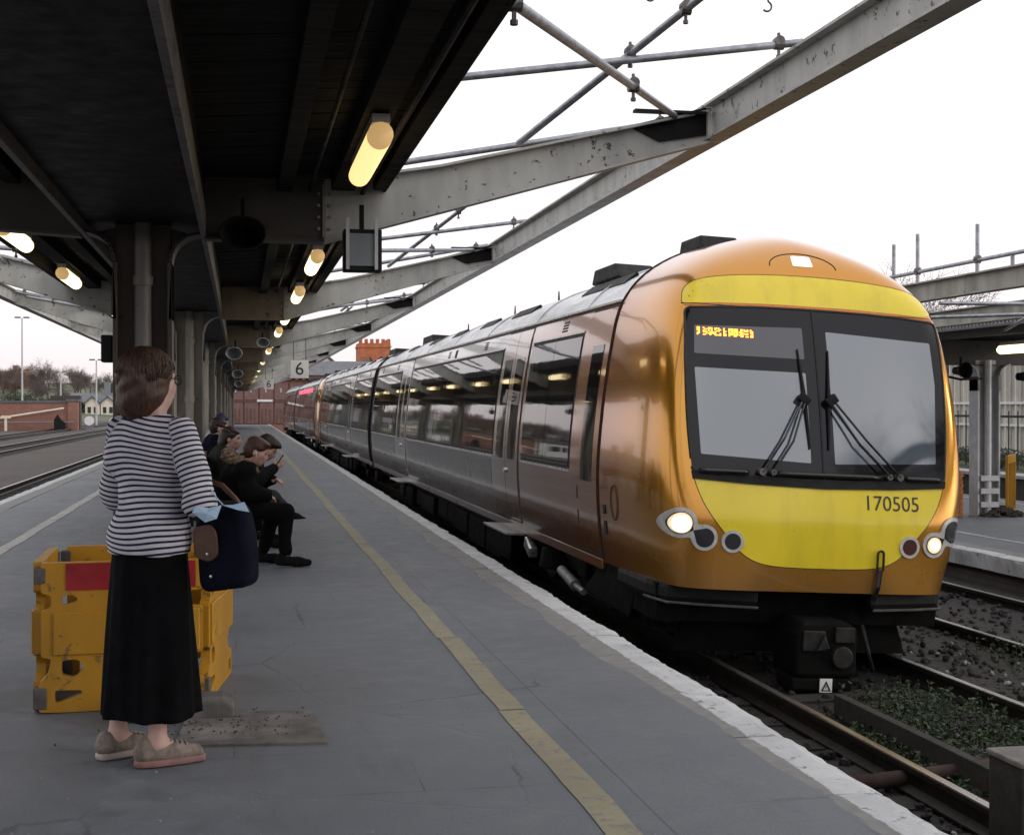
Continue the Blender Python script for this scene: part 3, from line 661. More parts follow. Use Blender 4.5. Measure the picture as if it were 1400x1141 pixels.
ORD = 'first second third fourth fifth sixth seventh eighth ninth tenth eleventh twelfth'.split()
for i_, y in enumerate((21.6, 25.6, 30.3, 34.3, 39.0, 43.0, 48, 52, 57, 61, 66, 70)):
    lamp('%s strip light beyond the second canopy arm, right hand row' % ORD[i_], 0.69, y, 2.79, A['tubew'], 'right hand strip lights')
lamp('glowing strip light at the left frame edge', -1.80, 11.9, 2.83, A['tubew'], 'left hand strip lights')
lamp('glowing strip light left of the first column', -1.80, 15.6, 2.82, A['tubew'], 'left hand strip lights')
for i_, y in enumerate((20.6, 24.3, 29.3, 33)):
    lamp('%s strip light beyond the second canopy arm, left hand row' % ORD[i_], -1.80, y, 2.82, A['tubew'], 'left hand strip lights')
lamp('strip light above and behind the viewer under the right roof', 0.69, 2.6, 2.80, A['tube'], 'right hand strip lights')

# horn speakers
def speaker(label, loc, rz, s=1.0):
    t = thing('horn_speaker', label, 'speaker', loc, rz, 'horn speakers under the canopy')
    prof = [(0.02, 0.16), (0.05, 0.15), (0.062, 0.08), (0.085, 0.02), (0.125, -0.12), (0.135, -0.125), (0.128, -0.118), (0.075, 0.0), (0.045, 0.05), (0.0, 0.06)]
    m = MB().lathe([(r * s, h * s) for r, h in prof], (0, 0, 0), 22, (0, 1, 0)); m.v = [(a * 1.1, b, c * 0.82) for a, b, c in m.v]
    part('horn', m, A['soot'] if loc[1] < 10 else A['greyp'], t, smooth=True, off=False)
    m = MB().tube([(0.147 * s * math.cos(a), -0.122 * s, 0.108 * s * math.sin(a)) for a in [R(g) for g in range(0, 361, 15)]], 0.007 * s, 6, False)
    part('rim', m, A['soot'] if loc[1] < 10 else A['lgrey'], t, smooth=True, off=False)
    part('yoke', MB().box(-0.012, 0.012, -0.02, 0.02, 0.05, 0.24 * s), A['soot'], t, off=False)
speaker('dark horn speaker facing the camera under the first canopy arm', (0.02, 9.42, 2.585), 0.0)
speaker('pale rimmed horn speaker beside the second column', (-0.05, 18.1, 2.12), R(-14), 0.72)
speaker('horn speaker on the second arm to the right of the pale rimmed one', (0.28, 18.1, 2.26), R(10), 0.55)
speaker('far horn speaker under the third arm', (-0.03, 26.9, 2.06), R(-10), 0.7)
speaker('farther horn speaker under the fourth arm', (-0.02, 35.5, 2.0), R(-10), 0.7)
# hanging display screen, seen from its back
t = thing('display_screen', 'grey backed hanging display screen below the first right arm', 'screen', (0.81, 9.35, 2.36))
part('case', MB().box(0.68, 0.935, 9.30, 9.44, 2.35, 2.63), A['black'], t, bev=0.008)
part('back_panel', MB().box(0.715, 0.90, 9.292, 9.30, 2.385, 2.60), A['greyp'], t)
for x in (0.705, 0.895): part('strap', MB().box(x - 0.011, x + 0.011, 9.278, 9.298, 2.36, 2.70), A['lgrey'], t)
part('hanger', MB().box(0.79, 0.82, 9.36, 9.39, 2.63, 2.80), A['soot'], t)
# platform number signs
def sign6(label, x, y, z, s):
    t = thing('platform_sign', label, 'sign', (x, y, z), 0, 'hanging platform number signs')
    part('plate', MB().box(x - s/2, x + s/2, y - 0.012, y + 0.012, z, z + s), A['white'], t, bev=0.004)
    v, f = text_mesh('6', s * 1.02)
    m = MB().add([(x + a, y - 0.0155, z + s * 0.5 + b) for a, b, c in v], f); part('numeral', m, A['ink'], t, fix=False)
    part('hanger', MB().box(x - s*0.35, x - s*0.35 + 0.012, y - 0.005, y + 0.005, z + s, z + s + 0.45).box(x + s*0.33, x + s*0.33 + 0.012, y - 0.005, y + 0.005, z + s, z + s + 0.5), A['black'], t)
sign6('nearer and larger white sign with a black 6 hung under the third arm', 1.125, 27.0, 1.985, 0.345)
sign6('farther and smaller white sign with a black 6', 0.905, 45.0, 1.99, 0.31)
# small box lamp on the left face of the first column
tag(part('junction_box', MB().box(-0.90, -0.825, 9.52, 9.66, 1.74, 1.92), A['black'], bev=0.008), 'small black box on the left face of the first column', 'box')

# ================================================================== TRAIN
NL, CARL, ZB, NE = 1.6, 23.5, 0.62, 0.28       # nose length, car length, bottom of body side (above rail)
HP = [(-0.40, 1.20), (0.30, 1.22), (0.62, 1.245), (0.80, 1.285), (1.10, 1.328), (1.40, 1.35), (1.70, 1.345), (2.20, 1.315), (2.70, 1.255), (2.88, 1.215), (2.98, 1.170), (3.12, 1.075), (3.26, 0.92), (3.39, 0.69), (3.49, 0.41), (3.545, 0.18), (3.56, 0.0)]
def smooth_curve(P, it=2):
    for _ in range(it):
        Q = [P[0]]
        for a, b in zip(P[:-1], P[1:]):
            Q += [tuple(0.75*x + 0.25*y for x, y in zip(a, b)), tuple(0.25*x + 0.75*y for x, y in zip(a, b))]
        P = Q + [P[-1]]
    return P
HPN = smooth_curve(HP, 2)           # nose moulding outline, its roof dome slightly proud of the body
HPB = HP[:10] + [(2.975, 1.165), (3.10, 1.06), (3.22, 0.90), (3.33, 0.68), (3.42, 0.40), (3.465, 0.18), (3.48, 0.0)]
HPS = smooth_curve(HPB, 2)
_z = np.array([p[0] for p in HPS]); _x = np.array([p[1] for p in HPS])
def wx(z): return float(np.interp(z, _z, _x))
ZC = 1.6
_th = np.array([math.atan2(p[0] - ZC, p[1]) for p in HPN]); _rr = np.array([math.hypot(p[0] - ZC, p[1]) for p in HPN])
def prad(x, z):
    th = math.atan2(z - ZC, abs(x))
    if th < _th[0]: return min(1.2 / max(1e-6, math.cos(th)), 2.0 / max(1e-6, abs(math.sin(th))))
    return float(np.interp(th, _th, _rr))
def nose_y(x, z):
    r = math.hypot(x, z - ZC); rho = min(1.0, r / prad(x, z)) if r > 1e-6 else 0.0
    side = abs(x) / max(0.2, wx(min(max(z, 0.62), 3.4)))
    rake = 0.235 * max(0.0, z - 1.15) ** 1.15
    base = (NL + NE) * (1 - math.sqrt(max(0.0, 1 - rho ** (8.0 + 20.0 * (x / max(r, 1e-6)) ** 2)))) * 0.94 + 0.11 * rho * rho
    return min(NL, base - NE + rake * (1 - rho ** 8))
def nose_x(s, z):
    lo, hi = 0.3, 1.40
    for _ in range(30):
        mid = (lo + hi) / 2
        if nose_y(mid, z) < s and mid < prad(mid, z): lo = mid
        else: hi = mid
    return lo
def inpoly(x, z, P):
    c = False; k = len(P)
    for i in range(k):
        (x1, z1), (x2, z2) = P[i], P[(i+1) % k]
        if (z1 > z) != (z2 > z) and x < (x2 - x1) * (z - z1) / (z2 - z1) + x1: c = not c
    return c
def densify(P, d=0.03):
    Q = []
    for a, b in zip(P, P[1:] + P[:1]):
        k = max(1, int(math.hypot(b[0]-a[0], b[1]-a[1]) / d))
        Q += [(a[0] + (b[0]-a[0]) * i / k, a[1] + (b[1]-a[1]) * i / k) for i in range(k)]
    return Q
def nose_patch(P, off, g=0.05, d=0.03, thick=0.0):
    """fill a polygon drawn in the (x, z) front elevation and lay it on the nose surface, off metres proud"""
    P = densify(P, d); k = len(P)
    xs = [p[0] for p in P]; zs = [p[1] for p in P]; ins = []
    x = min(xs)
    while x < max(xs):
        z = min(zs)
        while z < max(zs):
            if inpoly(x, z, P) and min((x-a)**2 + (z-b)**2 for a, b in P) > (g * 0.45) ** 2: ins.append((x, z))
            z += g
        x += g
    vs, es, fs, *_ = delaunay_2d_cdt([Vector(p) for p in P + ins], [(i, (i+1) % k) for i in range(k)], [list(range(k))], 1, 1e-5)
    m = MB(); o = [(v.x, nose_y(v.x, v.y) - off, v.y) for v in vs]; m.add(o, [tuple(f) for f in fs])
    if thick:
        ring = [(p[0], nose_y(*p) - off, p[1]) for p in P]; back = [(p[0], nose_y(*p) - off + thick, p[1]) for p in P]
        m.add(ring + back, [(i, (i+1) % k, k + (i+1) % k, k + i) for i in range(k)])
    return m
def rpoly(pts, r, n=6):
    """round the corners of a polygon"""
    Q = []; k = len(pts)
    for i in range(k):
        p = Vector(pts[i]); a = Vector(pts[i-1]) - p; b = Vector(pts[(i+1) % k]) - p
        rr = min(r if not isinstance(r, (list, tuple)) else r[i], a.length * 0.45, b.length * 0.45)
        s, e = p + a.normalized() * rr, p + b.normalized() * rr
        for j in range(n + 1):
            t = j / n; Q.append(tuple(s * (1-t)**2 + p * 2*t*(1-t) + e * t*t))
    return Q
def circ(cx, cz, r, n=28): return [(cx + r * math.cos(2*math.pi*i/n), cz + r * math.sin(2*math.pi*i/n)) for i in range(n)]
def twin(c1, r1, c2, r2, n=40):
    a, b = Vector(c1), Vector(c2); mid = (a + b) / 2; Q = []       # outline of two joined circles with a soft waist
    for i in range(120):
        t = 2 * math.pi * i / 120; d = Vector((math.cos(t), math.sin(t))); lo, hi = 0.0, 1.0
        for _ in range(24):
            q = mid + d * (lo + hi) / 2; f1, f2 = (q - a).length - r1, (q - b).length - r2
            h = max(0.05 - abs(f1 - f2), 0) / 0.05; f = min(f1, f2) - h * h * 0.05 / 4
            if f < 0: lo = (lo + hi) / 2
            else: hi = (lo + hi) / 2
        Q.append(tuple(mid + d * lo))
    return Q
def side_patch(s0, s1, z0, z1, off, side, nz=10):
    m = MB(); zs = [z0 + (z1 - z0) * i / nz for i in range(nz + 1)]; V = []
    for s in (s0, s1):
        for z in zs: V.append((side * (wx(z) + off), s, z))
    m.add(V, [(i, i+1, nz+2+i, nz+1+i) for i in range(nz)])
    # returns so that the patch has real thickness
    e = len(zs); V2 = [(side * (wx(z) - 0.004), s, z) for s in (s0, s1) for z in zs]
    m.add([V[i] for i in range(2*e)] + V2, [(i, i+1, 2*e+i+1, 2*e+i) for i in range(e-1)] + [(e+i, e+i+1, 3*e+i+1, 3*e+i) for i in range(e-1)] + [(0, e, 3*e, 2*e), (e-1, 2*e-1, 4*e-1, 3*e-1)])
    return m

def make_car():
    car = thing('railcar', 'leading railcar', 'train')
    # body shell: cross-section swept from the nose joint to the gangway end
    prof = [p for p in HPS if p[0] >= ZB]; prof = [(ZB, wx(ZB))] + prof
    ring = [(x, z) for z, x in prof] + [(-x, z) for z, x in prof[::-1][1:]]
    k = len(ring); m = MB(); st = [NL, 4, 8, 12, 16, 20, CARL]
    m.add([(x, s, z) for s in st for x, z in ring], [(j*k+i, j*k+i+1, (j+1)*k+i+1, (j+1)*k+i) for j in range(len(st)-1) for i in range(k-1)])
    m.add([(x, s, ZB) for s in (NL, CARL) for x in (-wx(ZB), wx(ZB))], [(0, 1, 3, 2)])
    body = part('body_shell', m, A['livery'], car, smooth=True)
    # silver roof sheet above the cantrail
    rp = [p for p in HPS if p[0] >= 2.93]; rg = [(x, z) for z, x in rp] + [(-x, z) for z, x in rp[::-1][1:]]
    k = len(rg); m = MB(); V = []
    for s in (NL + 0.02, 8, 16, CARL - 0.05): V += [(x * 1.004, s, z + 0.006) for x, z in rg]
    m.add(V, [(j*k+i, j*k+i+1, (j+1)*k+i+1, (j+1)*k+i) for j in range(3) for i in range(k-1)])
    roof = part('roof_sheet', m, A['silver'], car, smooth=True)
    for s in (2.9, 5.3, 8.5, 11.7, 14.9, 18.1, 21.3):      # seam ribs across the roof
        m = MB(); m.tube([(x * 1.006, s, z + 0.012) for x, z in rg], 0.012, 6); part('rib', m, A['silver'], roof)
    # dark roof hatches
    for s0, s1, z in ((2.3, 4.0, 3.16), (6.6, 7.9, 3.16), (9.3, 10.4, 3.16), (12.2, 13.2, 3.16), (15.1, 16.2, 3.16), (18.5, 19.5, 3.16), (21.8, 22.7, 3.16)):
        for sd in (-1, 1):
            x = wx(z); m = MB(); m.obox((sd * (x - 0.06), (s0 + s1) / 2, z + 0.055), (0.17, s1 - s0, 0.035), Matrix.Rotation(sd * R(42), 3, 'Y'))
            part('hatch', m, A['black'], roof, bev=0.01)
    for s0, s1, x0, x1, h in ((3.0, 4.1, -0.86, -0.45, 0.0), (1.35, 2.2, -0.52, -0.16, 0.11), (19.2, 21.0, -0.5, 0.5, 0.12)):
        part('roof_pod', MB().prism([(s0, 3.30), (s0 + 0.22, 3.46 + h), (s1 - 0.1, 3.46 + h), (s1, 3.30)], x0, x1, 'X'), A['black'], roof, bev=0.02)
    for s, h in ((7.0, 0.10), (9.9, 0.12), (14.2, 0.1)):
        part('aerial', MB().cyl((-0.55, s, 3.36), (-0.55, s + 0.03, 3.40 + h), 0.016, 0.008, n=8), A['black'], roof)
    for sd in (-1, 1):
        part('gutter', MB().box(*sorted((sd * 1.185, sd * 1.222)), NL, CARL - 0.02, 2.925, 2.945), A['trim'], car)
        # saloon windows, separate flush panes
        for a, b, cnt in ((2.72, 5.02, 2), (6.86, 16.1, 5), (18.05, 23.15, 3)):
            part('window_surround', side_patch(a - 0.03, b + 0.03, 1.375, 2.70, 0.003, sd), A['seam'], car, fix=False)
            for q in range(cnt):
                c0 = a + (b - a) * q / cnt; c1 = a + (b - a) * (q + 1) / cnt
                part('window', side_patch(c0 + 0.006, c1 - 0.006, 1.40, 2.665, 0.009, sd), A['glass'], car, smooth=True, fix=False)
            part('window_trim', side_patch(a - 0.03, b + 0.03, 1.350, 1.374, 0.011, sd), A['trim'], car, fix=False)
            part('window_trim', side_patch(a - 0.03, b + 0.03, 2.702, 2.722, 0.011, sd), A['trim'], car, fix=False)
        for a, b in ((6.95, 16.0), (18.2, 23.0)):
            part('lower_panel', side_patch(a, b, 0.98, 1.33, 0.003, sd), A['dgrey'], car, smooth=True, fix=False)
        for s in (3.5, 8.2, 11.6, 18.9, 22.0):
            m = MB()
            for q in range(4): m.add(side_patch(s, s + 0.22, 2.755 + q * 0.03, 2.772 + q * 0.03, 0.004, sd, 1).v, side_patch(s, s + 0.22, 2.755, 2.772, 0.004, sd, 1).f)
            part('vent', m, A['seam'], car, fix=False)
        part('vent', side_patch(10.9, 11.1, 2.74, 2.86, 0.004, sd, 2), A['seam'], car, fix=False)
        # double passenger doors
        for a in (5.22, 16.28):
            part('door_frame', side_patch(a - 0.03, a + 1.51, 0.64, 2.90, 0.002, sd, 16), A['seam'], car, fix=False)
            for q in range(2):
                d0, d1 = a + 0.74 * q + 0.008, a + 0.74 * (q + 1) - 0.008
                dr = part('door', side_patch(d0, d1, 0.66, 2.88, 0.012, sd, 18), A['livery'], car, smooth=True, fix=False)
                part('door_window', side_patch(d0 + 0.14, d1 - 0.14, 1.36, 2.55, 0.016, sd), A['glass'], dr, smooth=True, fix=False)
            part('door_button', MB().cyl((sd * 1.35, a + 0.70, 1.22), (sd * 1.372, a + 0.70, 1.22), 0.03, n=14), A['trim'], car)
            part('step', MB().box(*sorted((sd * 1.22, sd * 1.44)), a - 0.02, a + 1.50, 0.505, 0.532), A['alu'], car, bev=0.005)
        # cab door
        part('door_frame', side_patch(1.60, 2.53, 0.66, 2.90, 0.002, sd, 16), A['seam'], car, fix=False)
        dr = part('cab_door', side_patch(1.62, 2.51, 0.68, 2.88, 0.010, sd, 18), A['livery'], car, smooth=True, fix=False)
        part('door_window', side_patch(1.80, 2.20, 1.30, 2.55, 0.015, sd), A['glass'], dr, smooth=True, fix=False)
        for zz in (0.95, 1.18): part('handrail', side_patch(2.335, 2.352, zz - 0.06, zz + 0.06, 0.014, sd, 2), A['seam'], dr, fix=False)
        for a, b in ((0.86, 0.98), (1.04, 1.12)): part('handle_recess', MB().add([(sd * (nose_x(q, z) + 0.004), q, z) for q, z in ((1.36, a), (1.44, a), (1.44, b), (1.36, b))], [(0,1,2,3)]), A['seam'], car, fix=False)
        part('emblem_ring', MB().tube([(sd * (nose_x(1.08 + 0.10 * math.cos(g), 1.16 + 0.15 * math.sin(g)) + 0.001), 1.08 + 0.10 * math.cos(g), 1.16 + 0.15 * math.sin(g)) for g in [R(q * 15) for q in range(25)]], 0.004, 6, False), A['seam'], car)
        part('sole_bar', MB().box(*sorted((sd * 1.10, sd * 1.235)), NL + 0.1, CARL - 0.1, 0.52, 0.615), A['livery'], car, bev=0.01)
    # nose shell
    m = MB(); na, nr = 120, 44; V = [(0, nose_y(0, ZC), ZC)]
    for j in range(1, nr + 1):
        q = (j / nr) ** 0.62
        for i in range(na):
            th = 2 * math.pi * i / na; dx, dz = math.cos(th), math.sin(th); rr = prad(dx, ZC + dz) * q
            x, z = rr * dx, ZC + rr * dz; V.append((x, nose_y(x, z) if j < nr else NL, z))
    F = [(0, 1 + i, 1 + (i+1) % na) for i in range(na)] + [(1 + (j-1)*na + i, 1 + j*na + i, 1 + j*na + (i+1) % na, 1 + (j-1)*na + (i+1) % na) for j in range(1, nr) for i in range(na)]
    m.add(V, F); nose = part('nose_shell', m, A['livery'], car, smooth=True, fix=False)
    bm = bmesh.new(); bm.from_mesh(nose.data); bmesh.ops.bisect_plane(bm, geom=bm.verts[:] + bm.edges[:] + bm.faces[:], plane_co=(0, 0, 0.60), plane_no=(0, 0, 1), clear_inner=True); bm.to_mesh(nose.data); bm.free()
    # joint between nose moulding and body
    pn_ = [(ZB, wx(ZB))] + [p for p in HPN if p[0] >= ZB]; jr = [(x * 1.003, z) for z, x in pn_] + [(-x * 1.003, z) for z, x in pn_[::-1][1:]]
    part('nose_rim', MB().add([(x, NL + 0.001, z) for x, z in jr], [tuple(range(len(jr)))]), A['silver'], car, fix=False)
    part('joint_seam', MB().tube([(x, NL - 0.015, z) for x, z in jr], 0.008, 6), A['seam'], car)
    # yellow warning panels
    low = [(-1.06, 1.50), (-0.99, 1.30), (-0.91, 1.17), (-0.80, 1.04), (-0.68, 0.90), (-0.56, 0.825), (-0.42, 0.795), (-0.2, 0.785), (0.2, 0.785), (0.42, 0.795), (0.56, 0.825), (0.68, 0.90), (0.80, 1.04), (0.91, 1.17), (0.99, 1.30), (1.06, 1.50), (0.7, 1.47), (0.35, 1.455), (0, 1.45), (-0.35, 1.455), (-0.7, 1.47)]
    part('yellow_panel', nose_patch(smooth_curve(low + [low[0]], 1)[:-1], 0.003), A['yellow'], car, smooth=True)
    part('panel_outline', MB().tube([(x, nose_y(x, z) - 0.001, z) for x, z in densify(smooth_curve(low[:16], 2), 0.04)], 0.0035, 5), A['seam'], car)
    up = [(-1.085, 2.822), (-0.6, 2.852), (0, 2.862), (0.6, 2.852), (1.085, 2.822), (1.05, 2.96), (0.92, 3.045), (0.5, 3.10), (0, 3.118), (-0.5, 3.10), (-0.92, 3.045), (-1.05, 2.96)]
    part('yellow_band', nose_patch(smooth_curve(up + [up[0]], 2)[1:-1], 0.003, 0.04, 0.025), A['yellow'], car, smooth=True)
    part('panel_outline', MB().tube([(x, nose_y(x, z) - 0.001, z) for x, z in densify(smooth_curve(up[4:] + up[:1], 2), 0.04)], 0.004, 5), A['seam'], car)
    part('pinstripe', nose_patch([(-1.07, 2.802), (-0.6, 2.832), (0, 2.842), (0.6, 2.832), (1.07, 2.802), (1.07, 2.820), (0.6, 2.850), (0, 2.860), (-0.6, 2.850), (-1.07, 2.820)], 0.002, 0.05, 0.02), A['orange'], car)
    # windscreen: black bordered glass, centre seam, lighter panes, blind box with led text
    ws = [(-1.055, 1.505), (-0.6, 1.48), (0, 1.465), (0.6, 1.48), (1.055, 1.505), (1.09, 1.9), (1.095, 2.4), (1.075, 2.785), (0.6, 2.82), (0, 2.83), (-0.6, 2.82), (-1.075, 2.785), (-1.095, 2.4), (-1.09, 1.9)]
    wsr = rpoly(ws, [0.03, 0.1, 0.1, 0.1, 0.03, 0.2, 0.2, 0.05, 0.2, 0.2, 0.2, 0.05, 0.2, 0.2], 4)
    scr = part('windscreen', nose_patch(wsr, 0.007, 0.06, 0.04, 0.02), A['wglass'], car, smooth=False); shade_auto(scr, 40)
    part('windscreen_frame', MB().tube([(x, nose_y(x, z) - 0.006, z) for x, z in densify(wsr + wsr[:1], 0.05)][:-1], 0.010, 6), A['seam'], scr)
    def pane(name, pts, mat, off=0.009): part(name, nose_patch(rpoly(pts, 0.012, 2), off, 0.07, 0.05), mat, scr, smooth=True)
    pane('pane', [(-0.985, 1.635), (-0.10, 1.60), (-0.10, 2.31), (-1.02, 2.31)], A['wpane'])
    pane('blind_box', [(-1.02, 2.42), (-0.10, 2.42), (-0.10, 2.675), (-1.01, 2.645)], A['wblind'])
    pane('pane', [(0.10, 1.60), (0.985, 1.635), (1.02, 2.27), (1.00, 2.615), (0.10, 2.655)], A['wpane'])
    part('centre_seam', MB().tube([(0, nose_y(0, z) - 0.008, z) for z in np.linspace(1.43, 2.82, 12)], 0.010, 6), A['seam'], scr)
    m = MB(); random.seed(3); x = -0.985       # orange dot text, too blurred in the photograph to read
    while x < -0.52:
        for q in range(random.choice((2, 3, 3))):
            for r_ in range(6):
                if random.random() < 0.72:
                    xx, zz = x + q * 0.0125, 2.575 + r_ * 0.0105; m.obox((xx, nose_y(xx, zz) - 0.012, zz), (0.0105, 0.003, 0.009))
        x += random.choice((0.042, 0.044, 0.052))
    part('led_text', m, A['led'], scr)['kind'] = 'stuff'
    # cowl below the glass, wiper gear
    cw = [(-1.05, 1.445), (-0.6, 1.42), (0, 1.405), (0.6, 1.42), (1.05, 1.445), (1.06, 1.503), (0.6, 1.48), (0, 1.465), (-0.6, 1.48), (-1.06, 1.503)]
    part('cowl', nose_patch(cw, 0.018, 0.05, 0.03, 0.03), A['black'], car)
    for (xa, xb, bz) in ((-0.58, -0.50, 1.49), (-0.40, 0.50, 1.49), (0.70, 1.0, 1.49)):
        part('cowl_rail', MB().tube([(xx, nose_y(xx, 1.51) - 0.035, 1.51) for xx in np.linspace(xa if xa > -0.5 else -1.0, xb if xb > -0.4 else -0.62, 9)], 0.022, 8), A['blackg'], car, smooth=True)
    def ns(x, z, o): return (x, nose_y(x, z) - o, z)
    for px, tx, bx in ((-0.52, -0.145, -0.085), (0.63, 0.085, 0.055)):
        wp = part('wiper', MB().cyl(ns(px, 1.52, 0.01), ns(px, 1.52, 0.075), 0.028, n=14), A['clamp'], car); part('wiper_pivot', MB().cyl(ns(px + 0.09 * (1 if px < 0 else -1), 1.52, 0.01), ns(px + 0.09 * (1 if px < 0 else -1), 1.52, 0.075), 0.024, n=14), A['clamp'], wp)
        d = 1 if px < 0 else -1
        part('wiper_arm', MB().tube([ns(px, 1.52, 0.07), ns(px + (tx - px) * 0.5, 1.79, 0.075), ns(tx, 2.12, 0.055)], 0.0095, 8), A['blackg'], wp)
        part('wiper_arm', MB().tube([ns(px + 0.085 * d, 1.52, 0.07), ns(px + 0.07 * d + (tx - px) * 0.5, 1.77, 0.075), ns(tx, 2.07, 0.055)], 0.0095, 8), A['blackg'], wp)
        part('wiper_head', MB().obox(ns(tx, 2.10, 0.05), (0.10, 0.05, 0.075), Matrix.Rotation(d * R(38), 3, 'Y')), A['black'], wp, bev=0.012)
        part('wiper_blade', MB().tube([ns(tx + d * 0.035, 1.71, 0.022), ns(tx + d * 0.015, 2.1, 0.028), ns(tx - d * 0.015, 2.50, 0.022)], [0.007, 0.016, 0.006], 6), A['black'], wp)
    # top marker lamp under its hood outline
    part('hood_outline', MB().tube([ns(0.29 * math.cos(a), 3.195 + 0.125 * math.sin(a), 0.001) for a in [R(g) for g in range(0, 181, 9)]], 0.005, 5), A['seam'], car)
    part('marker_lamp', nose_patch(rpoly([(-0.085, 3.205), (0.085, 3.205), (0.08, 3.295), (-0.08, 3.295)], 0.012, 3), 0.012, 0.03, 0.02, 0.02), A['headlit2'], car)
    # headlamp clusters
    for sd in (-1, 1):
        c1, c2 = (sd * 1.135, 1.100), (sd * 0.955, 0.995)
        bz = part('headlight_bezel', nose_patch(twin(c1, 0.118, c2, 0.100), 0.016, 0.04, 0.02, 0.03), A['bezel'], car); shade_auto(bz, 40)
        part('lamp_well', nose_patch(twin(c1, 0.088, c2, 0.074), 0.018, 0.03, 0.02, 0.01), A['lens'], bz)
        h1 = part('headlight', nose_patch(circ(*c1, 0.080), 0.021, 0.03, 0.02, 0.004), A['headrim'] if sd < 0 else A['lens'], bz)
        h2 = part('headlight', nose_patch(circ(*c2, 0.064), 0.021, 0.03, 0.02, 0.004), A['headrim'] if sd > 0 else A['lens'], bz)
        if sd < 0: part('bulb', nose_patch(circ(c1[0], c1[1] - 0.005, 0.062), 0.026, 0.03, 0.02, 0.004), A['headlit'], bz)
        else: part('bulb', nose_patch(circ(c2[0], c2[1], 0.042), 0.026, 0.03, 0.02, 0.004), A['headdim'], bz)
        mk = part('marker_bezel', nose_patch(circ(sd * 0.735, 0.975, 0.087), 0.016, 0.03, 0.015, 0.03), A['bezel'], car); shade_auto(mk, 40)
        part('marker_light', nose_patch(circ(sd * 0.735, 0.975, 0.063), 0.019, 0.03, 0.015, 0.004), A['lens'] if sd < 0 else A['lensr'], mk)
    # unit number
    v, f = text_mesh('170505', 0.165)
    part('unit_number', MB().add([(0.575 + a, nose_y(0.575 + a, 1.305 + b) - 0.0065, 1.305 + b) for a, b, c in v], f), A['ink'], car, fix=False)
    # emergency lifting loop
    lp = [(0.475 + 0.026 * math.cos(a), 0.86 + (0.055 if math.sin(a) > 0 else -0.055) + 0.026 * math.sin(a)) for a in [R(g) for g in range(0, 361, 15)]]
    part('coupling_loop', MB().tube([ns(x, z, 0.03) for x, z in lp], 0.010, 6, False).tube([ns(0.475, 0.78, 0.03), ns(0.46, 0.66, 0.04), ns(0.44, 0.55, 0.02)], 0.022, 8), A['blackg'], car)
    # black lower valance, bumper pads, coupler
    part('valance', MB().prism([(-1.19, 0.30), (-1.21, 0.60), (1.21, 0.60), (1.19, 0.30)], 0.42, 1.5, 'Y'), A['under'], car)
    for sd in (-1, 1):
        pl = [(sd * 0.46, 0.10), (sd * 1.16, 0.30), (sd * 1.245, 0.60), (sd * 1.25, 1.45), (sd * 0.46, 1.3)]
        bmp_ = MB().prism(pl, 0.455, 0.625, 'Z'); part('bumper_pad', bmp_, A['black'], car, bev=0.05)
        part('bumper_lip', MB().tube([(sd * 0.48, 0.085, 0.462), (sd * 0.9, 0.20, 0.462), (sd * 1.16, 0.285, 0.466), (sd * 1.25, 0.60, 0.475)], 0.011, 6), A['rubber'], car)
        part('side_skirt', MB().prism([(0.62, 0.60), (NL + 0.2, 0.60), (NL + 0.9, 0.24), (0.9, 0.2)], sd * 1.12, sd * 1.2, 'X'), A['under'], car, bev=0.02)
    part('coupler_head', MB().prism([(-0.24, -0.03), (0.26, -0.03), (0.26, 0.34), (0.16, 0.40), (-0.20, 0.40), (-0.24, 0.3)], -0.14, 0.35, 'Y'), A['under'], car, bev=0.03)
    part('coupler_face', MB().box(-0.20, -0.02, -0.165, -0.14, 0.17, 0.33).cyl((0.12, -0.19, 0.13), (0.12, -0.10, 0.13), 0.085, 0.09, n=18).prism([(-0.10, 0.18), (-0.04, 0.31), (0.0, 0.2)], -0.21, -0.15, 'Y').box(0.06, 0.22, -0.17, -0.14, 0.24, 0.36), A['couple'], car, bev=0.008)
    part('coupler_box', MB().box(-0.26, 0.24, -0.12, 0.2, -0.14, -0.035), A['under'], car, bev=0.02)
    st_ = part('warning_sticker', MB().box(-0.035, 0.065, -0.134, -0.124, -0.145, -0.04), A['white'], car)
    part('sticker_triangle', MB().add([(-0.028, -0.137, -0.135), (0.058, -0.137, -0.135), (0.015, -0.137, -0.055), (-0.008, -0.1375, -0.126), (0.038, -0.1375, -0.126), (0.015, -0.1375, -0.078)], [(0,1,4,3), (1,2,5,4), (2,0,3,5)]).add([(0.012, -0.1375, -0.085), (0.022, -0.1375, -0.10), (0.014, -0.1375, -0.102), (0.018, -0.1375, -0.122), (0.006, -0.1375, -0.104), (0.013, -0.1375, -0.10)], [(0,1,2,3,4,5)]), A['ink'], st_, fix=False)
    part('air_hose', MB().tube([(0.34, -0.02, 0.36), (0.36, -0.12, 0.15), (0.42, -0.08, 0.02), (0.48, 0.1, 0.05)], 0.018, 8), A['black'], car, smooth=True)
    part('snow_plough', MB().prism([(-1.0, 0.05), (-0.9, 0.35), (0.9, 0.35), (1.0, 0.05)], 0.55, 0.62, 'Y'), A['under'], car)
    for o in car.children:
        if o.name.split('.')[0] in ('valance', 'bumper_pad', 'bumper_lip', 'coupler_head', 'coupler_face', 'coupler_box', 'warning_sticker', 'air_hose', 'snow_plough'): o.location.y = -NE
    # underframe equipment
    part('underframe', MB().box(-1.05, 1.05, 1.2, CARL - 0.3, 0.40, 0.60), A['under'], car)
    random.seed(21); s = 6.4
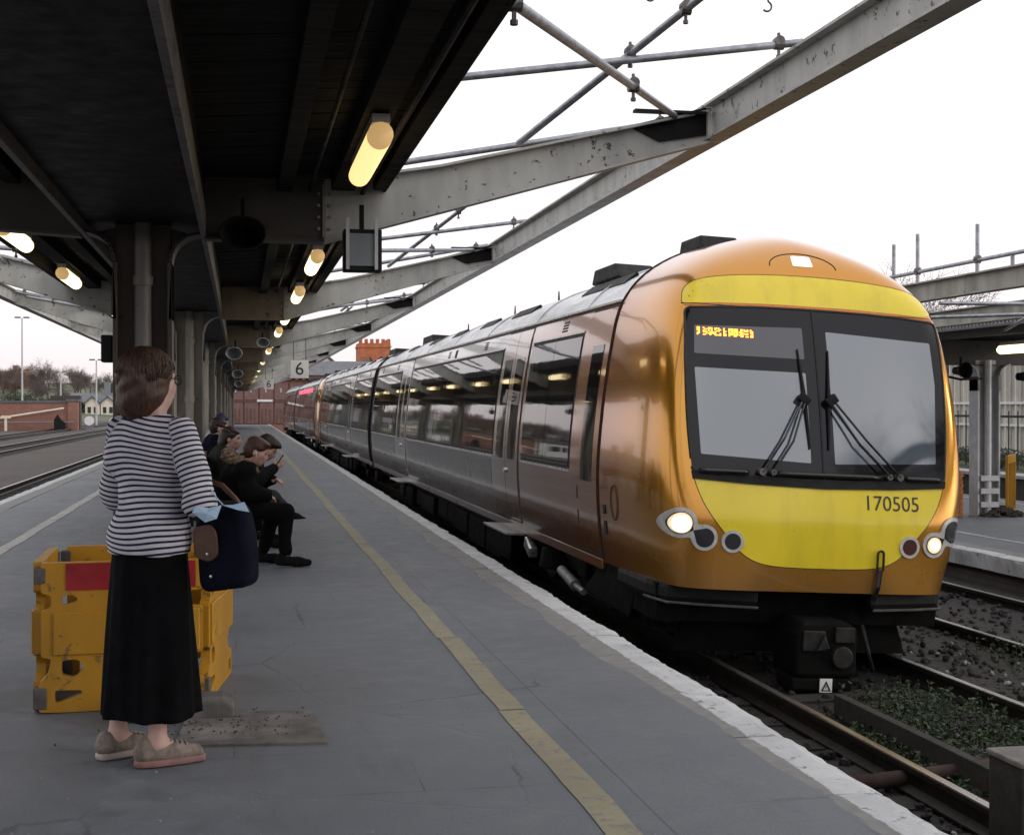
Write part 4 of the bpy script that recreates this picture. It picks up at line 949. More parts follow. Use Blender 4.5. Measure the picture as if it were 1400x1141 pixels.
    while s < 17.0:
        L = random.uniform(0.7, 1.7)
        for sd in (-1, 1):
            part('equipment_box', MB().box(*sorted((sd * random.uniform(0.45, 0.6), sd * random.uniform(1.08, 1.17))), s, s + L - 0.12, random.uniform(0.02, 0.14), 0.42), A['under'], car, bev=0.02)
        s += L
    for sd in (-1, 1):
        part('bogie_bracket', MB().obox((sd * 1.2, 4.95, 0.40), (0.10, 0.34, 0.13), Matrix.Rotation(R(18), 3, 'X')), A['trim'], car, bev=0.02)
        part('air_bag', MB().cyl((sd * 1.0, 4.15, 0.26), (sd * 1.0, 4.15, 0.48), 0.27, 0.24, n=24), A['under'], car, bev=0.02)
        part('damper', MB().cyl((sd * 1.16, 2.95, 0.22), (sd * 1.16, 3.55, 0.30), 0.055, n=14).cyl((sd * 1.16, 2.6, 0.2), (sd * 1.16, 2.95, 0.22), 0.032, n=10), A['alu'], car)
    for bs in (4.2, 19.4):
        bg_ = part('bogie_frame', MB().box(-1.02, -0.86, bs - 1.7, bs + 1.7, 0.30, 0.46).box(0.86, 1.02, bs - 1.7, bs + 1.7, 0.30, 0.46).box(-0.86, 0.86, bs - 0.25, bs + 0.25, 0.28, 0.44), A['under'], car, bev=0.02)
        for da in (-1.3, 1.3):
            for sd in (-1, 1):
                wh = part('wheel', MB().lathe([(0.0, -0.065), (0.40, -0.065), (0.425, -0.05), (0.425, 0.05), (0.45, 0.055), (0.45, 0.07), (0.0, 0.07)][::1], (sd * 0.77, bs + da, 0.425), 28, (-sd, 0, 0)), A['tyre'], bg_, off=False); shade_auto(wh)
                part('axle_box', MB().box(*sorted((sd * 0.95, sd * 1.12)), bs + da - 0.18, bs + da + 0.18, 0.30, 0.56), A['under'], bg_, bev=0.03, off=False)
            part('axle', MB().cyl((-0.75, bs + da, 0.425), (0.75, bs + da, 0.425), 0.08, n=14), A['under'], bg_, off=False)
    # gangway end
    part('gangway', MB().box(-0.55, 0.55, CARL - 0.02, CARL + 0.28, 0.7, 2.85), A['black'], car, bev=0.03)
    part('end_wall', MB().add([(x * 0.998, CARL, z) for x, z in ring], [tuple(range(len(ring)))]), A['under'], car, fix=False)
    ee = MB().tube([(x * 1.002, CARL - 0.04, z + 0.005) for x, z in ring], 0.02, 6); part('end_frame', ee, A['seam'], car)
    return car
A['headlit2'] = emis('small lit marker lamp', (1.0, 0.85, 0.8), 0.9, (0.8, 0.75, 0.75))
CANT = R(2.9); TX = 4.40; TY = 10.40
car = make_car(); car.location = (TX, TY, -0.60); car.rotation_euler = (0, CANT, 0)
tag(car, 'leading railcar with gold and yellow cab front numbered 170505', 'train', 'railcars of the arriving train')
c2 = copy_tree(car); c2.location = (TX, TY + 2 * CARL + 0.55, -0.60); c2.rotation_euler = (0, -CANT, math.pi)
tag(c2, 'second silver railcar, coupled behind the leading one', 'train', 'railcars of the arriving train')
c3 = copy_tree(car); c3.location = (TX, TY + 2 * CARL + 1.4, -0.60)
tag(c3, 'third railcar, with the copper coloured end and an added glowing red reflection', 'train', 'railcars of the arriving train')
c4 = copy_tree(car); c4.location = (TX, TY + 4 * CARL + 1.95, -0.60); c4.rotation_euler = (0, -CANT, math.pi)
tag(c4, 'last railcar, at the far end of the train', 'train', 'railcars of the arriving train')
m = MB()
for i in range(26):
    if i % 7 != 3:
        s = 5.6 + i * 0.55; m.add(side_patch(s, s + 0.42, 2.64, 2.80, 0.014, -1, 2).v, side_patch(0, 1, 2.64, 2.80, 0.014, -1, 2).f)
part('red_reflection', m, A['redrefl'], c3, off=False, fix=False)  # glowing patches added to stand for a reflected red signal

# ================================================================== LOOSE OBJECTS on the platform
def barrier_panel(parent, p0, ang, wd=0.74, red=True):
    """one moulded plastic manhole-guard panel; p0 = lower corner, ang = direction along its width"""
    rot = Matrix.Rotation(ang, 3, 'Z'); p0 = Vector(p0)
    # outline in (along, up) with scalloped hand holes and tab feet
    W = wd; out = [(0.0, 0.005), (0.10, 0.0), (W - 0.10, 0.0), (W, 0.005), (W, 0.15), (W - 0.10, 0.17), (W - 0.13, 0.22), (W - 0.10, 0.275), (W - 0.005, 0.285), (W - 0.005, 0.52), (W - 0.10, 0.53), (W - 0.125, 0.565), (W - 0.10, 0.60), (W - 0.01, 0.61), (W - 0.01, 0.765), (0.01, 0.765), (0.01, 0.61), (0.055, 0.60), (0.055, 0.535), (0.01, 0.52), (0.01, 0.285), (0.055, 0.275), (0.04, 0.20), (0.0, 0.15)]
    holes = [[(0.10, 0.19), (0.16, 0.175), (0.20, 0.225), (0.17, 0.27), (0.10, 0.265)], [(0.10, 0.545), (0.155, 0.555), (0.175, 0.575), (0.155, 0.598), (0.10, 0.602)], [(0.07, 0.045), (0.19, 0.09), (0.19, 0.11), (0.07, 0.115)],
             [(W - 0.10, 0.03), (W - 0.03, 0.03), (W - 0.03, 0.10), (W - 0.10, 0.10)]]
    holes = [rpoly(h, 0.018, 3) for h in holes]; out = rpoly(out, 0.015, 3)
    vs = [Vector(p) for p in out]; ed = [(i, (i+1) % len(out)) for i in range(len(out))]
    for h in holes:
        o = len(vs); vs += [Vector(p) for p in h]; ed += [(o + i, o + (i+1) % len(h)) for i in range(len(h))]
    V, E_, F_, *_ = delaunay_2d_cdt(vs, ed, [], 2, 1e-6)
    def cen(f): return sum((V[i] for i in f), Vector((0, 0))) / len(f)
    F_ = [f for f in F_ if inpoly(*cen(f), out) and not any(inpoly(*cen(f), h) for h in holes)]
    t = 0.022
    def P(a, b, z): return p0 + rot @ Vector((a, b, z))
    m = MB(); k = len(V)
    m.add([P(v.x, -t, v.y) for v in V] + [P(v.x, t, v.y) for v in V], [tuple(f) for f in F_] + [tuple(k + i for i in f[::-1]) for f in F_])
    for loop in [out] + holes:
        L = len(loop); m.add([P(a, -t, b) for a, b in loop] + [P(a, t, b) for a, b in loop], [(i, (i+1) % L, L + (i+1) % L, L + i) for i in range(L)])
    pn = part('panel', m, A['bary'], parent)
    lx = parent.location
    def boxp(a0, a1, b0, b1, z0, z1):
        q = MB(); q.add([P(a, b, z) - lx for z in (z0, z1) for a, b in ((a0, b0), (a1, b0), (a1, b1), (a0, b1))], [(0,3,2,1),(4,5,6,7),(0,1,5,4),(1,2,6,5),(2,3,7,6),(3,0,4,7)]); return q
    part('rib', boxp(0.065, W - 0.02, -t - 0.012, -t + 0.002, 0.292, 0.512), A['bary'], pn, bev=0.008, off=False)
    if red: part('reflective_strip', boxp(0.12, W - 0.04, -t - 0.005, -t - 0.0005, 0.622, 0.760), A['barr'], pn, off=False)
    part('hinge', boxp(-0.02, 0.03, -t - 0.006, t + 0.006, 0.66, 0.74), A['rubber'], pn, bev=0.006, off=False)
    part('hinge', boxp(-0.025, 0.035, -t - 0.008, t + 0.008, 0.02, 0.13), A['rubber'], pn, bev=0.006, off=False)
    return pn
bar = thing('manhole_barrier', 'yellow plastic folding barrier with a red strip behind the standing woman', 'barrier', (-0.55, 7.15, 0)); BAR = bar
barrier_panel(bar, (-0.975, 6.86, 0.004), R(3))
barrier_panel(bar, (-1.0, 7.62, 0.004), R(-88.5), red=False)
barrier_panel(bar, (-0.24, 6.95, 0.004), R(82), red=False)
barrier_panel(bar, (-0.95, 7.66, 0.004), R(1), red=False)
bar.scale = (1.03, 1.0, 0.925); bar.location.x += 0.055
fb = thing('barrier_foot', 'grey rubber foot block lying at the barrier base behind the woman', 'foot block', (-0.36, 6.6, 0))
part('foot_slab', MB().prism([(-0.55, 0.002), (-0.55, 0.06), (-0.50, 0.085), (-0.08, 0.085), (-0.03, 0.06), (-0.03, 0.002)], 6.56, 6.82, 'Y'), A['rubber'], fb, bev=0.012)
part('foot_socket', MB().box(-0.42, -0.30, 6.62, 6.74, 0.086, 0.12), A['rubber'], fb, bev=0.01)

# bench along the column line
bn = thing('bench', 'long bench with yellow arm ends under the seated passengers', 'bench', (-0.18, 14.2, 0))
for x in (-0.33, -0.22, -0.11, 0.0): part('seat_slat', MB().box(x, x + 0.095, 12.2, 16.6, 0.42, 0.45), A['timberd'], bn, bev=0.006)
for z in (0.60, 0.72, 0.84): part('back_slat', MB().box(-0.405, -0.38, 12.2, 16.6, z, z + 0.09), A['timberd'], bn, bev=0.006)
for y in (12.35, 14.4, 16.4):
    part('leg', MB().box(-0.32, -0.27, y, y + 0.05, 0, 0.42), A['black'], bn); part('leg', MB().box(0.02, 0.07, y, y + 0.05, 0, 0.42), A['black'], bn)
    part('back_post', MB().box(-0.375, -0.34, y, y + 0.05, 0.40, 0.95), A['black'], bn)
part('arm_end', MB().box(-0.34, 0.06, 16.62, 16.68, 0.62, 0.70).box(-0.34, -0.28, 16.62, 16.68, 0.44, 0.62), A['bary'], bn, bev=0.015)
part('arm_end', MB().box(-0.34, 0.0, 12.12, 12.18, 0.58, 0.64).box(-0.34, -0.28, 12.12, 12.18, 0.42, 0.58), A['black'], bn, bev=0.015)

# ================================================================== PEOPLE (bodies grown as one smooth implicit surface)
f32 = np.float32
def V3(p): return np.array(p, f32)
def cap(a, b, r1, r2=None):
    a, b = V3(a), V3(b); r2 = r1 if r2 is None else r2
    def f(P):
        ab = b - a; t = np.clip(((P - a) @ ab) / max(1e-9, float(ab @ ab)), 0, 1)
        return np.linalg.norm(P - a - t[:, None] * ab, axis=1) - (r1 + (r2 - r1) * t)
    return f
def ell(c, r, M=None):
    c, r = V3(c), V3(r); Mi = None if M is None else np.array(M.transposed(), f32)
    def f(P):
        q = P - c
        if Mi is not None: q = q @ Mi.T
        k = np.linalg.norm(q / r, axis=1); k2 = np.linalg.norm(q / (r * r), axis=1)
        return k * (k - 1) / np.maximum(k2, 1e-6)
    return f
def smin(a, b, k):
    h = np.maximum(k - np.abs(a - b), 0) / k
    return np.minimum(a, b) - h * h * k * 0.25
def U(fs, k=0.03):
    def f(P):
        d = fs[0](P)
        for g in fs[1:]: d = smin(d, g(P), k)
        return d
    return f
def above(f, z): return lambda P: np.maximum(f(P), z - P[:, 2])
def below(f, z): return lambda P: np.maximum(f(P), P[:, 2] - z)
def minus(f, g, k=0.01): return lambda P: -smin(-f(P), g(P), k)
def folds(f, amp=0.004, fr=38.0, seed=0):
    rs = np.random.RandomState(seed); D = rs.randn(5, 3).astype(f32); D /= np.linalg.norm(D, axis=1)[:, None]; ph = rs.rand(5) * 6
    def g(P):
        d = f(P); s = np.zeros(len(P), f32)
        for i in range(5): s += np.sin(P @ D[i] * fr * (0.6 + 0.25 * i) + ph[i] + 1.5 * np.sin(P[:, 2] * fr * 0.4 + i))
        return d + amp * s / 2.2
    return g
def sdf_mesh(name, f, lo, hi, h, attr=None):
    lo = np.array(lo, f32); n = np.ceil((np.array(hi) - lo) / h).astype(int) + 1
    g = [lo[i] + h * np.arange(n[i], dtype=f32) for i in range(3)]
    val = np.empty(n, f32)
    B = 6; nb = np.ceil(n / B).astype(int)
    bc = np.stack(np.meshgrid(*[lo[i] + h * (np.arange(nb[i]) * B + (B - 1) / 2) for i in range(3)], indexing='ij'), -1).reshape(-1, 3).astype(f32)
    dv = f(bc).reshape(nb); near = np.abs(dv) < B * h * 1.5
    val[:] = np.repeat(np.repeat(np.repeat(np.where(dv < 0, -1.0, 1.0), B, 0), B, 1), B, 2)[:n[0], :n[1], :n[2]]
    ib = np.argwhere(near) * B
    off_ = np.stack(np.meshgrid(*[np.arange(B)] * 3, indexing='ij'), -1).reshape(-1, 3)
    I_ = (ib[:, None, :] + off_[None]).reshape(-1, 3); I_ = I_[(I_ < n).all(1)]
    for q in range(0, len(I_), 300000):
        J_ = I_[q:q+300000]; val[J_[:, 0], J_[:, 1], J_[:, 2]] = f((lo + h * J_).astype(f32))
    s = val < 0; c = n - 1
    cnt = np.zeros(c, f32); acc = np.zeros((*c, 3), f32)
    def sl(o): return tuple(slice(o[i], o[i] + c[i]) for i in range(3))
    base = np.stack(np.meshgrid(*[np.arange(k) for k in c], indexing='ij'), -1).astype(f32)
    for ax in range(3):
        for u in (0, 1):
            for v in (0, 1):
                o = [0, 0, 0]; o[(ax+1) % 3] = u; o[(ax+2) % 3] = v; o2 = list(o); o2[ax] = 1
                a, b = val[sl(o)], val[sl(o2)]; cr = (a < 0) != (b < 0)
                t = np.where(cr, a / np.where(cr, a - b, 1), 0)
                pt = np.broadcast_to(np.array(o, f32), acc.shape).copy(); pt[..., ax] += t
                acc += np.where(cr[..., None], pt, 0); cnt += cr
    msk = cnt > 0; idx = -np.ones(c, int); idx[msk] = np.arange(msk.sum())
    vv = (base[msk] + acc[msk] / cnt[msk][:, None]) * h + lo
    F = []
    for ax in range(3):
        a1, a2 = (ax+1) % 3, (ax+2) % 3
        lo_ = [slice(None)] * 3; hi_ = [slice(None)] * 3; lo_[ax] = slice(0, -1); hi_[ax] = slice(1, None)
        cr = s[tuple(lo_)] != s[tuple(hi_)]; ins = s[tuple(lo_)]
        I = np.argwhere(cr); I = I[(I[:, a1] > 0) & (I[:, a2] > 0) & (I[:, a1] < c[a1]) & (I[:, a2] < c[a2])]
        def q(d1, d2):
            J = I.copy(); J[:, a1] -= d1; J[:, a2] -= d2; return idx[J[:, 0], J[:, 1], J[:, 2]]
        A_, B_, C_, D_ = q(1, 1), q(0, 1), q(0, 0), q(1, 0); fl = ins[I[:, 0], I[:, 1], I[:, 2]]
        Q = np.where(fl[:, None], np.stack([A_, B_, C_, D_], 1), np.stack([D_, C_, B_, A_], 1)); F.append(Q)
    F = np.concatenate(F); F = F[(F >= 0).all(1)]
    me = bpy.data.meshes.new(name); me.from_pydata(vv.tolist(), [], F.tolist())
    me.polygons.foreach_set('use_smooth', [True] * len(me.polygons))
    if attr is not None:
        at = me.attributes.new('stripe', 'FLOAT', 'POINT'); at.data.foreach_set('value', attr(vv.astype(f32)).astype(f32))
    me.update(); return me
def hand(wr, d, nrm, curl=0.5, thumb=1, s=1.0):
    """palm and five bent fingers: wr wrist, d finger direction, nrm back-of-hand normal, thumb side sign"""
    wr, d, nrm = Vector(wr), Vector(d).normalized(), Vector(nrm).normalized(); sd = d.cross(nrm).normalized() * thumb
    out = [cap(wr, wr + d * 0.05 * s, 0.022 * s, 0.026 * s)]
    pc = wr + d * 0.055 * s
    for i, (o, L) in enumerate(((0.030, 0.070), (0.010, 0.078), (-0.010, 0.072), (-0.030, 0.056))):
        b = wr + d * 0.085 * s + sd * o * s; dd = (d - nrm * curl).normalized(); m1 = b + dd * L * 0.55 * s
        d2 = (d - nrm * curl * 2.6).normalized(); m2 = m1 + d2 * L * 0.5 * s
        out += [cap(wr + d * 0.03 * s + sd * o * 0.8 * s, b, 0.012 * s, 0.0105 * s), cap(b, m1, 0.0095 * s, 0.0088 * s), cap(m1, m2, 0.0088 * s, 0.0075 * s)]
    tb = wr + d * 0.025 * s + sd * 0.024 * s; t1 = tb + (d * 0.5 + sd * 0.8 - nrm * 0.3).normalized() * 0.035 * s; t2 = t1 + (d * 0.9 + sd * 0.2 - nrm * 0.5).normalized() * 0.032 * s
    out += [cap(tb, t1, 0.013 * s, 0.0115 * s), cap(t1, t2, 0.011 * s, 0.009 * s)]
    return out
def head_parts(c, fwd, up, s=1.0):
    c, F, Uv = Vector(c), Vector(fwd).normalized(), Vector(up).normalized(); Rt = F.cross(Uv).normalized(); Uv = Rt.cross(F)
    M = Matrix((Rt, F, Uv)).transposed()
    def L(x, y, z): return c + (Rt * x + F * y + Uv * z) * s
    H = [ell(L(0, -0.012, 0.03), (0.076*s, 0.095*s, 0.088*s), M), ell(L(0, 0.022, -0.045), (0.060*s, 0.070*s, 0.075*s), M), ell(L(0, 0.048, -0.088), (0.032*s, 0.036*s, 0.028*s), M),
         cap(L(0, 0.088, 0.005), L(0, 0.106, -0.030), 0.010*s, 0.015*s), ell(L(0, 0.082, -0.058), (0.024*s, 0.016*s, 0.010*s), M), ell(L(0, 0.078, 0.020), (0.050*s, 0.014*s, 0.010*s), M),
         ell(L(0.040, 0.055, -0.025), (0.022*s, 0.022*s, 0.018*s), M), ell(L(-0.040, 0.055, -0.025), (0.022*s, 0.022*s, 0.018*s), M)]
    ears = [ell(L(sx * 0.078, -0.012, -0.012), (0.010*s, 0.020*s, 0.032*s), M) for sx in (-1, 1)]
    sock = [ell(L(sx * 0.030, 0.090, 0.0), (0.016*s, 0.014*s, 0.009*s), M) for sx in (-1, 1)]
    return H, ears, sock, L, M, Rt, F, Uv
def skin_mat(name, col):
    m, n, b = newmat(name); v = coords(n)
    n.links.new(ramp(n, noise(n, 30, 5, 0.6, v).outputs['Fac'], [(0.3, [c * 0.86 for c in col]), (0.7, col)]).outputs[0], b.inputs['Base Color'])
    b.inputs['Roughness'].default_value = 0.5; b.inputs['Subsurface Weight'].default_value = 0.12; b.inputs['Subsurface Scale'].default_value = 0.02
    b.inputs['Subsurface Radius'].default_value = (1.0, 0.4, 0.25)
    return m
def hair_mat(name, c0, c1):
    m, n, b = newmat(name); v = coords(n, 'Object', (1.0, 1.0, 0.10))
    t = noise(n, 95, 6, 0.65, v)
    n.links.new(ramp(n, t.outputs['Fac'], [(0.3, c0), (0.72, c1)]).outputs[0], b.inputs['Base Color'])
    b.inputs['Roughness'].default_value = 0.45; b.inputs['Specular IOR Level'].default_value = 0.35
    bump(n, b, t.outputs['Fac'], 0.8, 0.008); return m
def cloth(name, col, var=0.25, scale=9): 
    m = pm(name, col, 0.95, var=var, scale=scale, bmp=0.25, spec=0.08); return m
def stripes():
    m, n, b = newmat('navy and white stripes'); at = N(n, 'ShaderNodeAttribute'); at.attribute_name = 'stripe'
    v = coords(n); wv = mth(n, 'MULTIPLY', mth(n, 'SUBTRACT', noise(n, 7, 4, 0.5, v).outputs['Fac'], 0.5), 0.006)
    fr = mth(n, 'FRACT', mth(n, 'DIVIDE', mth(n, 'ADD', at.outputs['Fac'], wv), 0.0215))
    k = ramp(n, fr, [(0.0, 1.0), (0.37, 1.0), (0.41, 0.0), (0.96, 0.0), (1.0, 1.0)])
    wh = ramp(n, noise(n, 12, 5, 0.6, v).outputs['Fac'], [(0.3, (0.44, 0.43, 0.48)), (0.7, (0.58, 0.57, 0.60))])
    n.links.new(mix(n, k.outputs[0], wh.outputs[0], (0.014, 0.016, 0.045)), b.inputs['Base Color']); b.inputs['Roughness'].default_value = 0.9
    b.inputs['Specular IOR Level'].default_value = 0.2
    bump(n, b, noise(n, 260, 2, 0.5, v).outputs['Fac'], 0.15, 0.002); return m
SK = skin_mat('skin', (0.50, 0.30, 0.23)); SKL = skin_mat('skin pale', (0.46, 0.29, 0.245))
A['stripes'] = stripes()
A['skirt'] = cloth('black skirt', (0.0032, 0.0032, 0.0042)); A['navy'] = cloth('navy canvas', (0.0055, 0.007, 0.014)); A['blk'] = cloth('black cloth', (0.005, 0.005, 0.0055))
A['char'] = cloth('charcoal cloth', (0.013, 0.0125, 0.013)); A['leather'] = pm('brown leather', (0.075, 0.030, 0.018), 0.5, var=0.3, scale=8, bmp=0.2)
A['mask'] = cloth('pale blue mask', (0.36, 0.50, 0.66), 0.1); A['shoe'] = cloth('beige trainer', (0.21, 0.175, 0.15), 0.4, 22); A['sole'] = pm('pale sole', (0.42, 0.36, 0.33), 0.7, var=0.3, scale=9)
A['solep'] = pm('pinkish sole', (0.20, 0.105, 0.095), 0.7, var=0.3); A['bshoe'] = cloth('black trainer', (0.010, 0.010, 0.011)); A['fur'] = pm('fur trim', (0.21, 0.155, 0.105), 0.95, var=0.6, scale=60, bmp=1.0)
A['gtrs'] = cloth('grey trousers', (0.045, 0.045, 0.05)); A['green'] = cloth('dark olive coat', (0.022, 0.024, 0.022))
A['lilac'] = cloth('pale lilac coat', (0.42, 0.40, 0.46)); A['nvy2'] = cloth('navy knit', (0.03, 0.035, 0.09)); A['eye'] = pm('eye', (0.05, 0.035, 0.025), 0.2, var=0.1)
H1 = hair_mat('brown hair', (0.020, 0.009, 0.006), (0.085, 0.040, 0.024)); H2 = hair_mat('auburn hair', (0.030, 0.012, 0.008), (0.085, 0.035, 0.022)); H3 = hair_mat('dark hair', (0.010, 0.006, 0.005), (0.035, 0.020, 0.015))

# ---- standing woman seen from behind
wm = thing('person', 'standing woman in navy striped top and long black skirt, back turned, bag on her arm', 'person', (-0.355, 5.87, 0), R(-38))
hf = Matrix.Rotation(R(-16), 3, 'Z') @ Vector((0, 1, 0.02))
Hd, ears, sock, L, M_, Rt, Fw, Uv = head_parts((-0.025, 0.02, 1.555), hf, (0.0, 0.03, 1), 1.0)
shR, elR, wrR = (0.165, -0.005, 1.355), (0.262, -0.015, 1.075), (0.06, 0.225, 1.075)
shL, elL, wrL = (-0.165, -0.005, 1.355), (-0.235, 0.06, 1.085), (-0.01, 0.205, 1.12)
bodyf = [cap((0, 0.0, 0.96), (0, 0.0, 1.12), 0.092, 0.088), cap((0, 0, 1.12), (0, -0.005, 1.30), 0.088, 0.075), cap((-0.11, -0.005, 1.33), (0.11, -0.005, 1.33), 0.045), cap((0, 0.0, 1.36), (0, 0.03, 1.50), 0.052, 0.05),
         cap(shR, elR, 0.045, 0.038), cap(elR, wrR, 0.038, 0.026), cap(shL, elL, 0.045, 0.038), cap(elL, wrL, 0.038, 0.026)]
for s_, fx, fy, ty in ((-1, -0.160, -0.03, R(-18)), (1, 0.080, -0.060, R(-34))):
    bodyf += [cap((s_ * 0.065, 0, 0.90), (s_ * 0.085, 0.0, 0.50), 0.07, 0.05), cap((s_ * 0.085, 0, 0.50), (fx * 0.85, fy * 0.7, 0.33), 0.046, 0.046), cap((fx * 0.85, fy * 0.7, 0.33), (fx, fy, 0.09), 0.046, 0.034),
              cap((fx, fy, 0.08), (fx + 0.12 * math.sin(-ty), fy + 0.12 * math.cos(ty), 0.04), 0.036, 0.028)]
bodyf += Hd
bf = U(bodyf, 0.035); bf2 = U([bf] + ears + hand(wrR, (-0.8, 0.5, 0.1), (0.3, 0.8, 0.2), 0.4, 1) + hand(wrL, (0.9, -0.05, -0.1), (0, 0.9, 0.2), 0.5, -1), 0.010)
bf3 = minus(bf2, U(sock, 0.005), 0.008)
link('body', sdf_mesh('body', bf3, (-0.36, -0.16, 0.0), (0.36, 0.36, 1.70), 0.0085), SKL, wm)
# striped top: one garment, stripes follow torso height and sleeve length
torso = U([cap((0, 0.0, 0.80), (0, 0.0, 1.10), 0.152, 0.134), cap((0, 0, 1.10), (0, -0.012, 1.29), 0.134, 0.128), cap((-0.120, -0.01, 1.325), (0.120, -0.01, 1.325), 0.068), ell((0, 0.01, 1.36), (0.14, 0.085, 0.065)), cap((0.05, 0.0, 1.25), (-0.09, 0.0, 1.25), 0.125)], 0.05)
sq = lambda f, ky: (lambda P: f(P * np.array([1, ky, 1], f32)) / ky)
torso2 = sq(torso, 1.22)
torso2 = U([torso2, ell((0, -0.02, 0.90), (0.178, 0.14, 0.16))], 0.05)
slR = U([cap(shR, elR, 0.058, 0.062), cap(elR, wrR, 0.066, 0.043)], 0.03); slL = U([cap(shL, elL, 0.058, 0.066), cap(elL, wrL, 0.068, 0.050)], 0.03)
top0 = U([torso2, slR, slL], 0.018)
topf = folds(above(below(minus(top0, cap((0, 0.01, 1.37), (0, 0.04, 1.60), 0.062, 0.075), 0.01), 1.425), 0.852), 0.0050, 26, 5)
def stripe_attr(P):
    dt, dr, dl = torso2(P), slR(P), slL(P)
    def along(P, a, b, c):
        a, b, c = V3(a), V3(b), V3(c); u = (b - a) / np.linalg.norm(b - a); v = (c - b) / np.linalg.norm(c - b); L1 = np.linalg.norm(b - a)
        t1 = (P - a) @ u; t2 = (P - b) @ v; d1 = np.linalg.norm(P - a - np.clip(t1, 0, L1)[:, None] * u, axis=1); d2 = np.linalg.norm(P - b - np.clip(t2, 0, 9)[:, None] * v, axis=1)
        return np.where((d1 < d2 + 0.02) | (t2 < 0.07), t1, L1 + t2)
    out = P[:, 2] + 0.05 * P[:, 0] + 0.012 * np.sin(P[:, 0] * 14 + P[:, 2] * 9)
    out = np.where((dr < dt) & (dr < dl), along(P, shR, elR, wrR) + 0.5, out); out = np.where((dl < dt) & (dl < dr), along(P, shL, elL, wrL) + 0.5, out)
    return out
link('striped_top', sdf_mesh('striped_top', topf, (-0.36, -0.20, 0.83), (0.36, 0.36, 1.46), 0.0065, stripe_attr), A['stripes'], wm)
def skirt_f(P):
    t = np.clip((0.98 - P[:, 2]) / 0.79, 0, 1); a = np.arctan2(P[:, 1] + 0.01, P[:, 0])
    rx = 0.148 + 0.055 * t ** 0.8 + 0.012 * t * np.sin(a * 7 + 1 + 2 * t) + 0.008 * t * np.sin(a * 11); ry = rx * (0.82 + 0.06 * t)
    k = np.sqrt((P[:, 0] / rx) ** 2 + ((P[:, 1] + 0.01) / ry) ** 2)
    d = (k - 1) * np.minimum(rx, ry)
    d = np.maximum(np.maximum(d, 0.188 + 0.006 * np.sin(a * 3) - P[:, 2]), P[:, 2] - 0.97)
    return d
link('skirt', sdf_mesh('skirt', skirt_f, (-0.26, -0.24, 0.16), (0.26, 0.24, 0.99), 0.009), A['skirt'], wm)
hair = U([ell(L(0, -0.022, 0.035), (0.103, 0.118, 0.104), M_), ell(L(0, -0.045, -0.05), (0.108, 0.092, 0.10), M_), ell(L(-0.02, -0.06, -0.10), (0.088, 0.062, 0.065), M_)], 0.05)
hairf = minus(hair, U([ell(L(0, 0.13, -0.045), (0.074, 0.10, 0.115), M_)], 0.01), 0.03)
hairf = folds(hairf, 0.0035, 60, 11)
link('hair', sdf_mesh('hair', lambda P: np.maximum(hairf(P), 1.395 + 0.012 * np.sin(P[:, 0] * 60) - P[:, 2]), (-0.2, -0.2, 1.36), (0.2, 0.2, 1.72), 0.0055), H1, wm)
m = MB(); rs_ = random.Random(5)
for _ in range(900):
    a = rs_.uniform(0, 6.283); e0 = rs_.uniform(0.05, 1.2); L_ = rs_.uniform(0.5, 1.6); pts = []
    if abs(((a - math.pi / 2 + math.pi) % 6.283) - math.pi) < 0.75 and rs_.random() < 0.93: continue
    for q in range(8):
        e = e0 + L_ * q / 7
        if e < 1.57: p = (0.105 * math.sin(e) * math.cos(a), -0.022 + 0.121 * math.sin(e) * math.sin(a), 0.035 + 0.107 * math.cos(e))
        else:
            k_ = (e - 1.57); p = ((0.106 + 0.006 * k_ - 0.05 * k_ * k_) * math.cos(a), -0.026 - 0.02 * k_ + (0.114 - 0.03 * k_) * math.sin(a), 0.035 - 0.135 * k_)
        pts.append(L(p[0] + rs_.gauss(0, 0.0012), p[1] + rs_.gauss(0, 0.0012), p[2]))
    if min(p.z for p in pts) < 1.375: pts = [p for p in pts if p.z > 1.375]
    if len(pts) > 2: m.tube(pts, [0.0012 + 0.0012 * math.sin(math.pi * q / (len(pts) - 1)) for q in range(len(pts))], 3)
part('hair_strands', m, H1, wm, off=False, smooth=True, fix=False)['kind'] = 'stuff'
m = MB()
for sx in (-1, 1):
    c_ = L(sx * 0.033, 0.112, 0.0); m.tube([c_ + Rt * (0.024 * math.cos(a)) + Uv * (0.019 * math.sin(a)) for a in [R(g) for g in range(0, 361, 24)]], 0.0022, 6, False)
    m.tube([L(sx * 0.058, 0.112, 0.006), L(sx * 0.080, 0.05, 0.008), L(sx * 0.084, -0.02, 0.0)], 0.002, 6)
m.tube([L(-0.01, 0.114, 0.004), L(0.01, 0.114, 0.004)], 0.002, 6)
part('glasses', m, A['black'], wm, off=False, smooth=True)
for sx in (-1, 1): part('eye', MB().lathe([(0.0, -0.009), (0.009, 0), (0.0, 0.009)], L(sx * 0.030, 0.083, 0.0), 10, Fw), A['eye'], wm, off=False, smooth=True)
